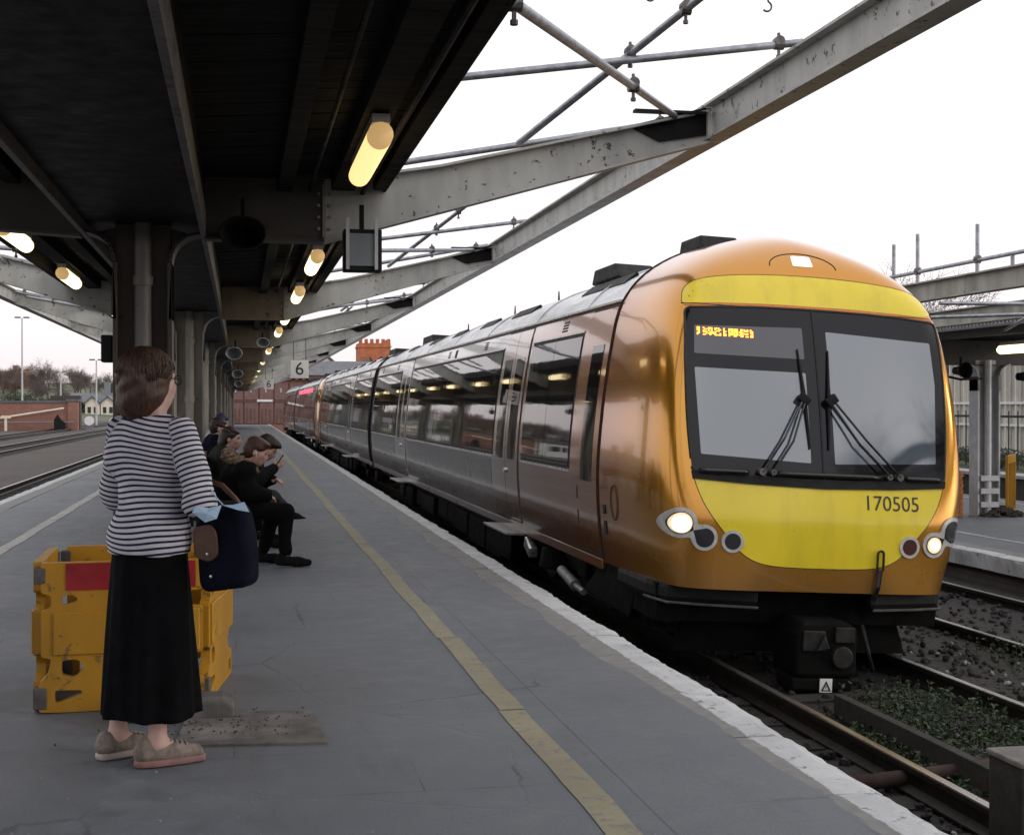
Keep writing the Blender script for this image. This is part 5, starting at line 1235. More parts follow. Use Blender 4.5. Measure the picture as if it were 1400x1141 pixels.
for s_, fx, fy, ty in ((-1, -0.160, -0.03, R(-18)), (1, 0.080, -0.060, R(-34))):
    d = Vector((math.sin(-ty), math.cos(ty), 0)); o = Vector((fx, fy, 0)); hl, toe = o - d * 0.055, o + d * 0.185
    up = U([cap(hl + Vector((0, 0, 0.055)), o + Vector((0, 0, 0.06)), 0.037, 0.042), cap(o + d * 0.04 + Vector((0, 0, 0.055)), toe - d * 0.03 + Vector((0, 0, 0.038)), 0.042, 0.033), cap(hl + Vector((0, 0, 0.06)), hl + Vector((0, 0, 0.088)), 0.034, 0.028)], 0.03)
    up = above(minus(up, cap(o + Vector((0, 0, 0.095)), o + Vector((0, 0, 0.2)), 0.034, 0.05), 0.012), 0.018)
    sh = link('shoe', sdf_mesh('shoe', up, o - Vector((0.25, 0.25, 0.01)), o + Vector((0.25, 0.25, 0.14)), 0.0055), A['shoe'], wm)
    so = U([cap(hl + Vector((0, 0, 0.02)), toe - d * 0.025 + Vector((0, 0, 0.014)), 0.040, 0.038), cap(o + Vector((0, 0, 0.016)), o + d * 0.1 + Vector((0, 0, 0.016)), 0.044)], 0.03)
    so = above(below(so, 0.030), 0.003)
    link('sole', sdf_mesh('sole', so, o - Vector((0.25, 0.25, 0.01)), o + Vector((0.25, 0.25, 0.06)), 0.005), A['solep'] if s_ > 0 else A['sole'], sh)
    m = MB()
    for q in range(4):
        c_ = o + d * (0.055 + 0.02 * q) + Vector((0, 0, 0.098 - 0.006 * q)); sd_ = Vector((d.y, -d.x, 0)); m.tube([c_ - sd_ * 0.025, c_ + Vector((0, 0, 0.004)), c_ + sd_ * 0.025], 0.003, 5)
    part('lace', m, A['sole'], sh, off=False)
# bag hung on her right forearm
bgo = thing('shoulder_bag', 'dark navy bag with brown leather pocket hanging from the woman\'s arm', 'bag', (-0.062, 5.78, 0.675), R(-24)); bgo.scale = (0.9, 0.9, 1.0)
def bag_f(P):
    z = P[:, 2]; t = np.clip(z / 0.36, 0, 1)
    tl = P[:, 0] - 0.03 * (1 - t); wdt = 0.120 + 0.012 * np.sin(t * 3.1); dp = 0.085 - 0.03 * t
    sag = 0.05 * (0.5 - tl / 0.26) ** 1 * 0.0 + 0.075 * np.clip((tl + 0.13) / 0.26, 0, 1) * 1.0
    q = np.stack([np.abs(tl) - wdt + 0.05, np.abs(P[:, 1]) - dp + 0.04, np.abs(z - 0.19 - sag * 0.35) - 0.175 + 0.05], 1)
    return np.linalg.norm(np.maximum(q, 0), axis=1) + np.minimum(q.max(1), 0) - 0.045
link('bag_body', sdf_mesh('bag_body', folds(bag_f, 0.0035, 22, 3), (-0.22, -0.14, -0.02), (0.22, 0.14, 0.44), 0.008), A['navy'], bgo)
m = MB(); pk = rpoly([(-0.105, 0.165), (-0.03, 0.145), (0.01, 0.175), (0.0, 0.27), (-0.03, 0.30), (-0.115, 0.285)], 0.025, 4); m.prism(pk, -0.092, -0.076, 'Y')
part('leather_pocket', m, A['leather'], bgo, off=False, bev=0.004)
for px, pz, py in ((-0.04, 0.18, -0.094), (-0.025, 0.09, -0.088)): part('stud', MB().lathe([(0.0, 0.0), (0.007, 0.001), (0.006, 0.006), (0.0, 0.008)], (px, py, pz), 12, (0, -1, 0)), A['trim'], bgo, off=False)
part('strap', MB().tube([(-0.10, -0.02, 0.34), (-0.11, 0.0, 0.42), (-0.08, 0.02, 0.47), (-0.02, 0.02, 0.45), (0.05, 0.0, 0.40), (0.10, 0.0, 0.345)], 0.012, 8), A['leather'], bgo, off=False, smooth=True)
tag(part('face_mask', MB().add([(-0.186, 5.600, 1.033), (-0.135, 5.590, 0.993), (-0.090, 5.590, 1.007), (-0.071, 5.600, 1.060), (-0.122, 5.610, 1.049), (-0.170, 5.610, 1.055), (-0.127, 5.580, 1.028)], [(0,1,6), (1,2,6), (2,3,6), (3,4,6), (4,5,6), (5,0,6), (0,1,2,3,4,5)]), A['mask'], fix=False), 'folded pale blue face mask on top of the leather pocket', 'mask')
m = MB().add([(-0.072, 5.660, 1.056), (-0.009, 5.660, 1.035), (0.037, 5.660, 1.026), (0.017, 5.660, 1.067), (-0.029, 5.660, 1.056)], [(0,1,2,3,4)]).tube([(-0.066, 5.660, 1.056), (-0.092, 5.660, 1.086), (-0.114, 5.660, 1.121)], 0.003, 5)
tag(part('paper', m, A['mask'], fix=False), 'pale paper and cord sticking out of the dark bag', 'paper')

# ---- seated passengers
def seated(label, loc, rz, P):
    """P: pose and clothes, local frame faces +Y, seat top at z 0.45"""
    t = thing('person', label, 'person', loc, rz, P.get('group'))
    hip, nk, hc = Vector(P['hip']), Vector(P['neck']), Vector(P['head'])
    Hd, ears, sock, L, M_, Rt, Fw, Uv = head_parts(hc, P['face'], P.get('up', (0, 0, 1)), P.get('hs', 1.0))
    ch = hip.lerp(nk, 0.68); fs = [cap(hip, ch, 0.115, 0.12), cap(ch, nk, 0.11, 0.06), cap(nk, hc - Uv * 0.05 - Fw * 0.01, 0.052, 0.05)]
    tdir = (nk - hip).normalized(); jk = [cap(hip, ch, 0.15, 0.165), cap(ch, nk - tdir * 0.06, 0.16, 0.105)]; tr = [cap(hip + Vector((0, 0, -0.02)), hip + Vector((0, 0.05, -0.02)), 0.135)]; hands = []
    for s_ in (-1, 1):
        k_ = 'R' if s_ > 0 else 'L'; sh = nk + Vector((s_ * 0.165, 0, 0)) - tdir * 0.055; el, wr = Vector(P['el' + k_]), Vector(P['wr' + k_])
        fs += [cap(sh, el, 0.046, 0.04), cap(el, wr, 0.04, 0.028)]; jk += [cap(sh, el, 0.082, 0.068), cap(el, wr, 0.068, 0.05), cap(nk - tdir * 0.08, sh, 0.1, 0.08)]
        hands += hand(wr, P.get('hd' + k_, (wr - el)), P.get('hn' + k_, (0, 0.2, 1)), P.get('curl', 0.6), -s_)
        hp, kn, an, to = hip + Vector((s_ * 0.09, 0.02, -0.02)), Vector(P['kn' + k_]), Vector(P['an' + k_]), Vector(P['to' + k_])
        fs += [cap(hp, kn, 0.08, 0.055), cap(kn, an, 0.052, 0.036), cap(an + Vector((0, 0, -0.03)), an + Vector((0, 0, -0.05)) + (to - an) * 0.7, 0.028, 0.022)]
        tr += [cap(hp, kn, 0.102, 0.075), cap(kn, an + (kn - an).normalized() * 0.05, 0.074, 0.056)]
        d = (to - an); d.z = 0 if an.z < 0.2 else d.z; d = d.normalized(); dn = Vector((0, 0, -1))
        sh_ = U([cap(an - d * 0.055 + dn * 0.045, an + d * 0.12 + dn * 0.055, 0.042, 0.042), cap(an + d * 0.1 + dn * 0.055, an + d * 0.205 + dn * 0.062, 0.042, 0.032), cap(an - d * 0.02, an + dn * 0.03, 0.044, 0.045)], 0.03)
        zb = an.z - 0.098
        link('shoe', sdf_mesh('shoe', above(sh_, zb + 0.0), an - Vector((0.3, 0.3, 0.14)), an + Vector((0.3, 0.3, 0.1)), 0.008), P.get('shoe', A['bshoe']), t)
    fs += Hd; b0 = U(fs, 0.035); b1 = minus(U([b0] + ears + hands, 0.008), U(sock, 0.005), 0.008)
    hr = P.get('hr', 0.010)
    link('body', sdf_mesh('body', b1, (-0.5, -0.35, 0.0), (0.5, 0.85, 1.40), hr), P.get('skin', SK), t)
    link('trousers', sdf_mesh('trousers', folds(U(tr, 0.04), 0.005, 24, 2), (-0.5, -0.3, 0.02), (0.5, 0.85, 0.75), 0.011), P.get('trm', A['blk']), t)
    jf = minus(U(jk, 0.06), cap(nk + tdir * 0.01, nk + tdir * 0.2, 0.06, 0.08), 0.02)
    link('jacket', sdf_mesh('jacket', folds(above(jf, P.get('hem', 0.43)), 0.008, 20, 4), (-0.5, -0.35, 0.35), (0.5, 0.85, 1.25), 0.011), P.get('jm', A['blk']), t)
    h0 = U([ell(L(0, -0.018, 0.042), (0.086, 0.106, 0.094), M_), ell(L(0, -0.055, -0.01), (0.080, 0.065, 0.085), M_)] + P.get('hairx', lambda L, M: [])(L, M_), 0.03)
    hf_ = minus(h0, U([ell(L(0, 0.13, -0.06), (0.10, 0.10, 0.125), M_), ell(L(0, 0.06, -0.11), (0.12, 0.10, 0.085), M_)] + ([] if P.get('long') else [ell(L(sx * 0.10, 0.02, -0.065), (0.05, 0.045, 0.065), M_) for sx in (-1, 1)]), 0.01), 0.012)
    lo = hc - Vector((0.24, 0.24, 0.3)); hi = hc + Vector((0.24, 0.24, 0.24))
    link('hair', sdf_mesh('hair', folds(hf_, 0.004, 70, 9), lo, hi, 0.008), P['hairm'], t)
    for sx in (-1, 1):
        part('eye', MB().lathe([(0.0, -0.009), (0.009, 0), (0.0, 0.009)], L(sx * 0.030, 0.082, 0.0), 10, Fw), A['eye'], t, off=False, smooth=True)
        part('eyebrow', MB().tube([L(sx * 0.014, 0.096, 0.019), L(sx * 0.032, 0.094, 0.025), L(sx * 0.050, 0.082, 0.019)], [0.003, 0.004, 0.002], 6), P['hairm'], t, off=False)
    part('mouth', MB().tube([L(-0.020, 0.090, -0.058), L(0, 0.099, -0.057), L(0.020, 0.090, -0.058)], [0.002, 0.0035, 0.002], 6), A['solep'], t, off=False)
    return t, L, M_, Fw
FR = R(-90)      # facing the train
t1, L1_, M1_, F1_ = seated('auburn haired young man in black coat with fur hood, seated nearest on the bench', (-0.10, 12.85, 0), FR, dict(
    hip=(0, 0.0, 0.56), neck=(0, 0.155, 0.93), head=(0, 0.245, 1.035), face=(0, 1, -0.30), up=(0, 0.25, 1), elR=(0.24, 0.17, 0.68), wrR=(0.10, 0.34, 0.64), elL=(-0.24, 0.17, 0.68), wrL=(-0.10, 0.34, 0.64),
    knR=(0.13, 0.50, 0.50), anR=(0.16, 0.50, 0.10), toR=(0.17, 0.62, 0.05), knL=(-0.13, 0.42, 0.50), anL=(-0.15, 0.30, 0.10), toL=(-0.16, 0.42, 0.05), hairm=H2, jm=A['blk'], trm=A['blk'], hdR=(-0.6, 0.4, -0.3), hdL=(0.6, 0.4, -0.3), hr=0.009,
    hairx=lambda L, M: [ell(L(0, 0.06, 0.085), (0.065, 0.055, 0.030), M)]))
hood = folds(U([cap((-0.145, 0.12, 0.93), (-0.085, 0.0, 1.01), 0.052), cap((-0.085, 0.0, 1.01), (0.085, 0.0, 1.01), 0.055), cap((0.085, 0.0, 1.01), (0.145, 0.12, 0.93), 0.052), cap((0.145, 0.12, 0.93), (0.09, 0.225, 0.865), 0.050, 0.036), cap((-0.145, 0.12, 0.93), (-0.09, 0.225, 0.865), 0.050, 0.036)], 0.03), 0.012, 120, 8)
link('fur_hood', sdf_mesh('fur_hood', hood, (-0.24, -0.1, 0.78), (0.24, 0.30, 1.10), 0.007), A['fur'], t1)
part('earbud', MB().lathe([(0.0, 0), (0.008, 0.002), (0.008, 0.008), (0.0, 0.01)], L1_(0.084, 0.0, -0.012), 10, (1, 0, 0)).cyl(L1_(0.09, 0.004, -0.015), L1_(0.09, 0.01, -0.04), 0.003, n=6), A['white'], t1, off=False)
t2, L2_, M2_, F2_ = seated('dark curly haired man bent forward over his phone, second on the bench', (-0.14, 14.25, 0), FR, dict(
    hip=(0, 0.0, 0.56), neck=(0, 0.29, 0.93), head=(0, 0.405, 1.03), face=(0, 1, -0.7), up=(0, 0.5, 0.9), elR=(0.26, 0.30, 0.72), wrR=(0.17, 0.47, 0.83), elL=(-0.24, 0.34, 0.66), wrL=(-0.05, 0.46, 0.70), hdR=(-0.2, 0.7, 0.45), hnR=(0.7, 0.4, -0.1), hdL=(0.4, 0.5, 0),
    knR=(0.15, 0.46, 0.54), anR=(0.02, 0.60, 0.40), toR=(-0.04, 0.71, 0.37), knL=(-0.13, 0.44, 0.49), anL=(-0.13, 0.42, 0.10), toL=(-0.13, 0.55, 0.05), hairm=H3, jm=A['char'], trm=A['gtrs'],
    hairx=lambda L, M: [ell(L(0, 0.06, 0.08), (0.075, 0.06, 0.045), M)]))
tag(part('phone', MB().obox((0.385, 14.10, 0.905), (0.075, 0.012, 0.15), Matrix.Rotation(R(35), 3, 'Y') @ Matrix.Rotation(R(90), 3, 'Z')), A['blackg'], bev=0.004), 'black phone held by the bent forward man', 'phone')
t3, *_ = seated('dark haired passenger in a charcoal coat looking right, third on the bench', (-0.26, 15.35, 0), FR, dict(
    hip=(0, 0.0, 0.57), neck=(0, 0.10, 0.985), head=(0, 0.165, 1.10), face=(0.15, 1, -0.05), elR=(0.24, 0.12, 0.70), wrR=(0.11, 0.33, 0.62), elL=(-0.24, 0.12, 0.70), wrL=(-0.11, 0.33, 0.62), hdR=(-0.5, 0.6, -0.1), hdL=(0.5, 0.6, -0.1),
    knR=(0.12, 0.44, 0.50), anR=(0.12, 0.44, 0.10), toR=(0.13, 0.56, 0.05), knL=(-0.12, 0.44, 0.50), anL=(-0.12, 0.40, 0.10), toL=(-0.12, 0.52, 0.05), hairm=H3, jm=A['green'], skin=SKL, long=True,
    hairx=lambda L, M: [ell(L(0, -0.085, -0.05), (0.085, 0.055, 0.10), M)]))
t4, *_ = seated('small dark haired passenger in a navy jacket behind the yellow bench arm', (-0.36, 17.6, 0), R(-80), dict(
    hip=(0, 0.0, 0.60), neck=(0, 0.06, 1.06), head=(0, 0.11, 1.175), face=(0.1, 1, -0.1), elR=(0.24, 0.10, 0.75), wrR=(0.12, 0.32, 0.68), elL=(-0.24, 0.10, 0.75), wrL=(-0.12, 0.32, 0.68),
    knR=(0.12, 0.42, 0.50), anR=(0.12, 0.42, 0.10), toR=(0.12, 0.54, 0.05), knL=(-0.12, 0.42, 0.50), anL=(-0.12, 0.42, 0.10), toL=(-0.12, 0.54, 0.05), hairm=H3, jm=A['navy'], skin=SK, hr=0.012))
t5, *_ = seated('far passenger in a pale lilac coat and dark hair beyond the bench', (-0.42, 21.5, 0), R(-70), dict(
    hip=(0, 0.0, 0.62), neck=(0, 0.10, 1.10), head=(0, 0.16, 1.215), face=(0, 1, -0.2), elR=(0.25, 0.14, 0.78), wrR=(0.12, 0.34, 0.72), elL=(-0.25, 0.14, 0.78), wrL=(-0.12, 0.34, 0.72),
    knR=(0.12, 0.42, 0.50), anR=(0.12, 0.42, 0.10), toR=(0.12, 0.54, 0.05), knL=(-0.12, 0.42, 0.50), anL=(-0.12, 0.42, 0.10), toL=(-0.12, 0.54, 0.05), hairm=hair_mat('blue black hair', (0.015, 0.015, 0.05), (0.035, 0.035, 0.09)), jm=A['lilac'], skin=SKL, hr=0.012))
for y_, nm in ((17.55, 'short bench under the passenger in the navy jacket'), (21.45, 'short bench under the passenger in the lilac coat')):
    b2 = thing('bench', nm, 'bench', (-0.4, y_, 0))
    for q in range(4): part('seat_slat', MB().box(-0.62 + 0.13*q, -0.50 + 0.13*q, y_ - 0.45, y_ + 0.55, 0.43, 0.46), A['timberd'], b2, bev=0.006)
    for x, y in ((-0.6, y_ - 0.4), (-0.6, y_ + 0.45), (-0.17, y_ - 0.4), (-0.17, y_ + 0.45)): part('leg', MB().box(x, x + 0.05, y, y + 0.05, 0, 0.43), A['black'], b2)

# ================================================================== OPPOSITE PLATFORM FURNITURE (right)
oc = thing('opposite_canopy', 'grey steel canopy with scaffold rails over the opposite platform', 'canopy', (12.0, 20.9, ZR))
OY = [12.2, 20.9, 29.6, 38.3]
for Y in OY:
    part('column', MB().box(11.82, 12.18, Y - 0.025, Y + 0.025, ZR, 2.2).box(11.80, 11.83, Y - 0.14, Y + 0.14, ZR, 1.95).box(12.17, 12.20, Y - 0.14, Y + 0.14, ZR, 1.95), A['lgrey'], oc, bev=0.004)
    o = part('downpipe', MB().cyl((12.0, Y - 0.10, ZR), (12.0, Y - 0.10, 2.2), 0.06, n=16), A['lgrey'], oc); shade_auto(o)
    for zz in (0.05, 0.27, 0.48): part('pipe_strap', MB().box(11.84, 12.16, Y - 0.18, Y - 0.155, ZR + zz + 0.1, ZR + zz + 0.19), A['lgrey'], oc, bev=0.004)
    for sx in (-1, 1):
        xc_ = 12.0 + sx * 0.2; arc = [(xc_, 1.7)] + [(xc_ + sx * 0.19 * (1 - math.cos(g)), 1.93 + 0.19 * math.sin(g)) for g in [R(q) for q in range(0, 91, 15)]]
        br = MB()
        for (xa, za), (xb, zb) in zip(arc[:-1], arc[1:]): br.prism([(xa, za), (xb, zb), (xb - sx * 0.004, zb + 0.02), (xa - sx * 0.022, za + 0.008)], Y - 0.14, Y + 0.14, 'Y')
        br.prism([(p[0] - sx * 0.02, p[1]) for p in arc] + [(xc_ - sx * 0.02, 2.13)], Y - 0.012, Y + 0.012, 'Y'); part('bracket', br, A['lgrey'], oc)
    part('arm', iarm(Y, [(12.0, 2.13), (11.2, 2.14), (8.32, 2.78)][::1], [(12.0, 2.50), (11.2, 2.50), (8.32, 2.95)]), A['armshade'], oc)
    part('arm', iarm(Y, [(12.0, 2.13), (12.8, 2.14), (15.6, 2.78)], [(12.0, 2.50), (12.8, 2.50), (15.6, 2.95)]), A['armshade'], oc)
for a, b in zip([4.0] + OY, OY + [46.0]):
    part('edge_beam', ibeam(8.30, a + 0.01, b - 0.01, 2.74, 2.98), A['cream2'], oc)
    part('edge_beam', ibeam(15.62, a + 0.01, b - 0.01, 2.74, 2.98), A['cream2'], oc)
    part('roof_beam', ibeam(10.55, a + 0.1, b - 0.1, 2.66, 2.90), A['cream2'], oc)
    part('fascia_beam', MB().box(11.02, 11.06, a + 0.1, b - 0.1, 2.50, 2.75), A['armshade'], oc)
for (xa, za, xb, zb) in ((11.07, 2.56, 12.0, 2.52), (12.0, 2.52, 13.0, 2.56)):
    m = MB(); y = 4.0
    while y < 46: m.prism([(xa, za), (xb, zb), (xb, zb + 0.02), (xa, za + 0.02)], y + 0.004, y + 0.196, 'Y'); y += 0.2
    o = part('roof_boards', m, A['board'], oc); o['kind'] = 'stuff'
part('roof_felt', MB().box(11.0, 13.05, 4, 46, 2.62, 2.64), A['felt'], oc)
m = MB(); y = 6.0
while y < 40: m.box(10.60, 11.0, y, y + 0.05, 2.63, 2.655); y += 0.1
o = part('corrugated_edge', m, A['lgrey'], oc); o['kind'] = 'stuff'
for p, q in (((8.4, 8, 3.14), (8.4, 19.5, 3.14)), ((8.4, 14.8, 2.86), (8.4, 14.8, 3.56)), ((8.4, 16.25, 2.86), (8.4, 16.25, 3.62)), ((8.4, 16.9, 2.9), (8.4, 16.9, 3.56)), ((8.4, 14.05, 2.9), (8.4, 14.05, 3.12)), ((8.4, 15.75, 3.0), (9.3, 16.4, 3.05)), ((8.4, 17.8, 2.9), (8.4, 17.8, 3.24)), ((8.4, 17.6, 2.9), (8.4, 17.6, 3.24)),
             ((8.35, 12.5, 2.72), (11.0, 18.6, 2.56)), ((8.35, 15.6, 2.70), (11.0, 15.6, 2.72)), ((8.35, 19.3, 2.70), (11.0, 14.6, 2.60)), ((8.35, 24.0, 2.70), (11.0, 24.0, 2.72))):
    o = part('scaffold_tube', MB().cyl(p, q, 0.0242, n=12), A['galv'], oc); shade_auto(o)
for c_ in ((8.4, 14.8, 3.14), (8.4, 16.25, 3.14), (9.75, 15.6, 2.70)): part('clamp', clampat(c_, 0.04), A['clamp'], oc)
t = thing('strip_light', 'lit strip light under the opposite canopy at the right frame edge', 'light', (11.55, 19.0, 2.32))
o = part('diffuser', MB().lathe([(0.0, -0.7), (0.05, -0.69), (0.07, -0.64), (0.07, 0.64), (0.05, 0.69), (0.0, 0.7)], (11.55, 19.0, 2.32), 18, (0, 1, 0)), A['tubew'], t, smooth=True)
part('housing', MB().box(11.5, 11.6, 18.4, 19.6, 2.38, 2.43), A['lgrey'], t)
def speaker2(label, loc, rz):
    t = thing('horn_speaker', label, 'speaker', loc, rz); prof = [(0.02, 0.16), (0.06, 0.14), (0.07, 0.05), (0.13, -0.12), (0.137, -0.125), (0.08, 0.0), (0.0, 0.06)]
    part('horn', MB().lathe(prof, (0, 0, 0), 20, (0, 1, 0)), A['soot'], t, smooth=True, off=False); part('yoke', MB().box(-0.012, 0.012, -0.02, 0.02, 0.05, 0.22), A['soot'], t, off=False)
speaker2('double ended dark speaker hanging right of the opposite column', (12.55, 20.6, 1.93), R(80)); speaker2('dark round speaker left of the opposite column top', (11.35, 20.5, 2.02), R(12))
tag(part('cable', MB().tube([(10.9, 20.6, 2.15), (11.1, 20.6, 1.94), (11.4, 20.6, 1.88), (11.78, 20.6, 1.90)], 0.02, 8), A['black'], smooth=True), 'black cable looping into the top of the opposite column', 'cable')
# yellow mesh barriers and heap at the opposite column foot
def ybar(label, x, y, rz, wd):
    t = thing('mesh_barrier', label, 'barrier', (x, y, ZR), rz)
    part('frame', MB().box(0, wd, -0.02, 0.02, 0.02, 0.07).box(0, wd, -0.02, 0.02, 0.86, 0.99).box(0, 0.05, -0.02, 0.02, 0.07, 0.86).box(wd - 0.05, wd, -0.02, 0.02, 0.07, 0.86), A['bary'], t, off=False)
    for i in range(1, int(wd / 0.12)): part('bar', MB().box(i * 0.12, i * 0.12 + 0.025, -0.012, 0.012, 0.07, 0.86), A['bary'], t, off=False)
ybar('yellow barrier panel standing right of the opposite column', 12.28, 20.7, R(52), 1.0)
ybar('yellow barrier panel standing left of the opposite column', 11.05, 21.8, R(4), 0.95)
m = MB()
for i in range(26):
    z = ZR + 0.03 + 0.028 * i; a0 = random.random()
    m.tube([(11.35 + 0.16 * math.cos(g + a0) + random.uniform(-0.02, 0.02), 20.75 + 0.16 * math.sin(g + a0), z) for g in [R(q) for q in range(0, 361, 40)]], 0.012, 5, False)
tag(part('mesh_roll', m, A['dorange'], fix=False), 'rolled orange plastic mesh left of the opposite column', 'mesh roll')
m = MB()
for _ in range(260):
    q = random.random() ** 0.7; a_ = random.random() * 6.3; s = random.uniform(0.015, 0.04)
    m.obox((12.25 + 0.42 * q * math.cos(a_), 20.75 + 0.25 * q * math.sin(a_), ZR + 0.16 * (1 - q) + s * 0.3), (s * 1.4, s * 1.2, s), Matrix.Rotation(random.random() * 3, 3, 'Z') @ Matrix.Rotation(random.random(), 3, 'X'))
tag(part('dirt_heap', m, A['dirt']), 'small brown heap of dirt at the foot of the opposite column', 'dirt', kind='stuff')
# palisade fence on the retaining wall
fn = thing('green_fence', 'dark green railing fence on the retaining wall to the right', 'fence', (16.3, 24, 0.05))
for zz in (0.35, 1.20): part('rail', MB().box(16.28, 16.32, 16, 60, zz, zz + 0.05), A['grnfence'], fn)
pmz = mesh('post', MB().box(-0.035, 0.035, -0.035, 0.035, 0, 1.4)); pmz.materials.append(A['grnfence']); bz_ = mesh('bar', MB().box(-0.01, 0.01, -0.01, 0.01, 0.05, 1.3)); bz_.materials.append(A['grnfence'])
for i in range(22): o = link('post', pmz, None, fn); o.location = (0, 16 + i * 2 - 24, 0)
for i in range(60): o = link('bar', bz_, None, fn); o.location = (0.0, 22 + i * 0.36 - 24, 0)
def bush(name, label, c, r, h, cnt, mat, grp=None):
    t = thing(name, label, 'bush', c, 0, grp); m = MB()
    for _ in range(cnt):
        d = Vector((random.gauss(0, 1), random.gauss(0, 1), random.gauss(0, 1))).normalized() * random.random() ** 0.4
        p = Vector((d.x * r[0], d.y * r[1], h * 0.5 + d.z * h * 0.5)) * (1 + 0.15 * math.sin(d.x * 9 + d.y * 7)); u = Vector((random.gauss(0, 1), random.gauss(0, 1), random.gauss(0, 1))).normalized(); v = u.orthogonal().normalized(); s = random.uniform(0.03, 0.075) * max(1.0, r[0] * 1.3)
        m.add([p - u * s, p + v * s * 0.5, p + u * s, p - v * s * 0.5], [(0,1,2,3)])
    part('leaves', m, mat, t, off=False, fix=False)
    m = MB()
    for _ in range(7): e = Vector((random.uniform(-0.7, 0.7) * r[0], random.uniform(-0.7, 0.7) * r[1], h * 0.8)); m.cyl((e.x * 0.2, e.y * 0.2, -0.05), e, 0.02, 0.006, n=5)
    part('stems', m, A['bark'], t, off=False)
for i, (y_, lb) in enumerate(((25.0, 'low dark hedge bush behind the green fence, nearest'), (27.2, 'low dark hedge bush behind the green fence, second'), (29.4, 'low dark hedge bush behind the green fence, third'), (31.6, 'low dark hedge bush behind the green fence, farthest'))):
    bush('hedge_bush', lb, (17.1, y_, 0.05), (0.5, 1.3), 0.45, 900, A['evergreen'], 'hedge behind the green fence')
# brick building with tall white windows behind
bd = thing('brick_building', 'red brick building with tall white barred windows behind the opposite platform', 'building', (20.5, 34, 0.1))
part('wall', MB().box(20.5, 30, 20, 31.2, 0.1, 3.3), A['rbricky'], bd)
part('wall', MB().box(20.5, 30, 37.8, 62, 0.1, 3.3), A['rbricky'], bd)
part('wall', MB().box(20.502, 30, 31.2, 37.8, 3.0, 3.3), A['rbricky'], bd)
part('roof', MB().prism([(20.0, 3.3), (25.2, 4.1), (30.5, 3.3)], 19.5, 62.5, 'Y'), A['slate'], bd)
for w0 in (31.25, 33.45, 35.65):
    wn = part('window', MB().box(20.62, 20.66, w0, w0 + 2.1, 0.15, 2.98), A['render'], bd)
    fr = MB().box(20.52, 20.60, w0, w0 + 0.08, 0.15, 2.98).box(20.52, 20.60, w0 + 2.02, w0 + 2.1, 0.15, 2.98)
    for zz in (0.15, 0.9, 1.5, 2.9): fr.box(20.525, 20.595, w0 + 0.08, w0 + 2.02, zz, zz + 0.07)
    part('frame', fr, A['wframe'], wn, off=False).data.transform(Matrix.Translation((-20.5, -34, -0.1)))
    for q in range(7):
        gb = MB().box(20.53, 20.58, w0 + 0.08 + 0.26 * q + 0.11, w0 + 0.08 + 0.26 * q + 0.15, 0.16, 2.89); part('glazing_bar', gb, A['lgrey'] if q % 2 else A['wframe'], wn, off=False).data.transform(Matrix.Translation((-20.5, -34, -0.1)))

# ================================================================== FAR END OF THE PLATFORM
eb = thing('end_building', 'brown timber and brick building closing the far end of the platform', 'building', (4, 114, 0))
part('wall', MB().box(-0.9, 14, 114.1, 120, -0.7, 3.75), A['rbrick'], eb)
for i in range(12):
    x = -0.9 + i * 1.2
    pn = part('panel', MB().box(x + 0.06, x + 1.14, 113.98, 114.09, 0.05, 1.75), A['timber'], eb, bev=0.02); part('panel', MB().box(x + 0.06, x + 1.14, 113.98, 114.09, 1.95, 3.35), A['timber'], eb, bev=0.02)
    for q in range(3): part('slot', MB().box(x + 0.22 + q * 0.3, x + 0.30 + q * 0.3, 113.95, 113.985, 0.15, 1.25), A['timberd'], eb)
    part('vent', MB().box(x + 0.5, x + 0.62, 113.95, 113.985, 2.55, 2.9), A['lgrey'], eb)
part('mid_rail', MB().box(-0.9, 14, 113.94, 114.05, 1.76, 1.94), A['timberd'], eb)
part('eaves', MB().box(-1.1, 14.2, 113.7, 114.2, 3.76, 3.95), A['timberd'], eb)
for i in range(28): part('dentil', MB().box(-1.0 + i * 0.54, -0.75 + i * 0.54, 113.66, 113.95, 3.55, 3.755), A['timberd'], eb)
part('roof', MB().prism([(113.6, 3.96), (117, 5.2), (120.4, 3.96)], -1.2, 14.2, 'X'), A['slate'], eb)
part('nameboard', MB().box(1.35, 2.6, 113.88, 113.935, 1.80, 1.98), A['wframe'], eb)
gp = thing('white_gate', 'thin white gateway frame at the far end of the platform', 'gate', (-1.3, 110, 0))
for x in (-2.6, -0.95): part('post', MB().box(x, x + 0.09, 110, 110.09, 0, 3.1), A['wframe'], gp)
part('lintel', MB().box(-2.6, -0.86, 110, 110.09, 3.101, 3.2), A['wframe'], gp)
for q in range(6): part('bar', MB().box(-2.4 + q * 0.24, -2.36 + q * 0.24, 110.02, 110.06, 0, 2.2), A['lgrey'], gp)
ks = thing('platform_kiosk', 'small grey kiosk with pale windows far down the island platform', 'kiosk', (-2.0, 88, 0))
part('walls', MB().box(-2.2, -0.5, 86, 96, 0, 2.5), A['greyp'], ks); part('roof', MB().box(-2.4, -0.35, 85.8, 96.2, 2.501, 2.62), A['slate'], ks)
for q in range(3): part('window', MB().box(-2.05 + q * 0.55, -1.65 + q * 0.55, 85.94, 85.995, 1.0, 2.2), A['wframe'], ks)
hs_ = thing('cream_house', 'cream gabled house with windows behind the end building', 'house', (11, 165, 0))
part('wall', MB().prism([(6.8, -0.7), (6.8, 5.2), (9.6, 7.6), (12.4, 5.2), (12.4, -0.7)], 165, 172, 'Y'), A['render'], hs_)
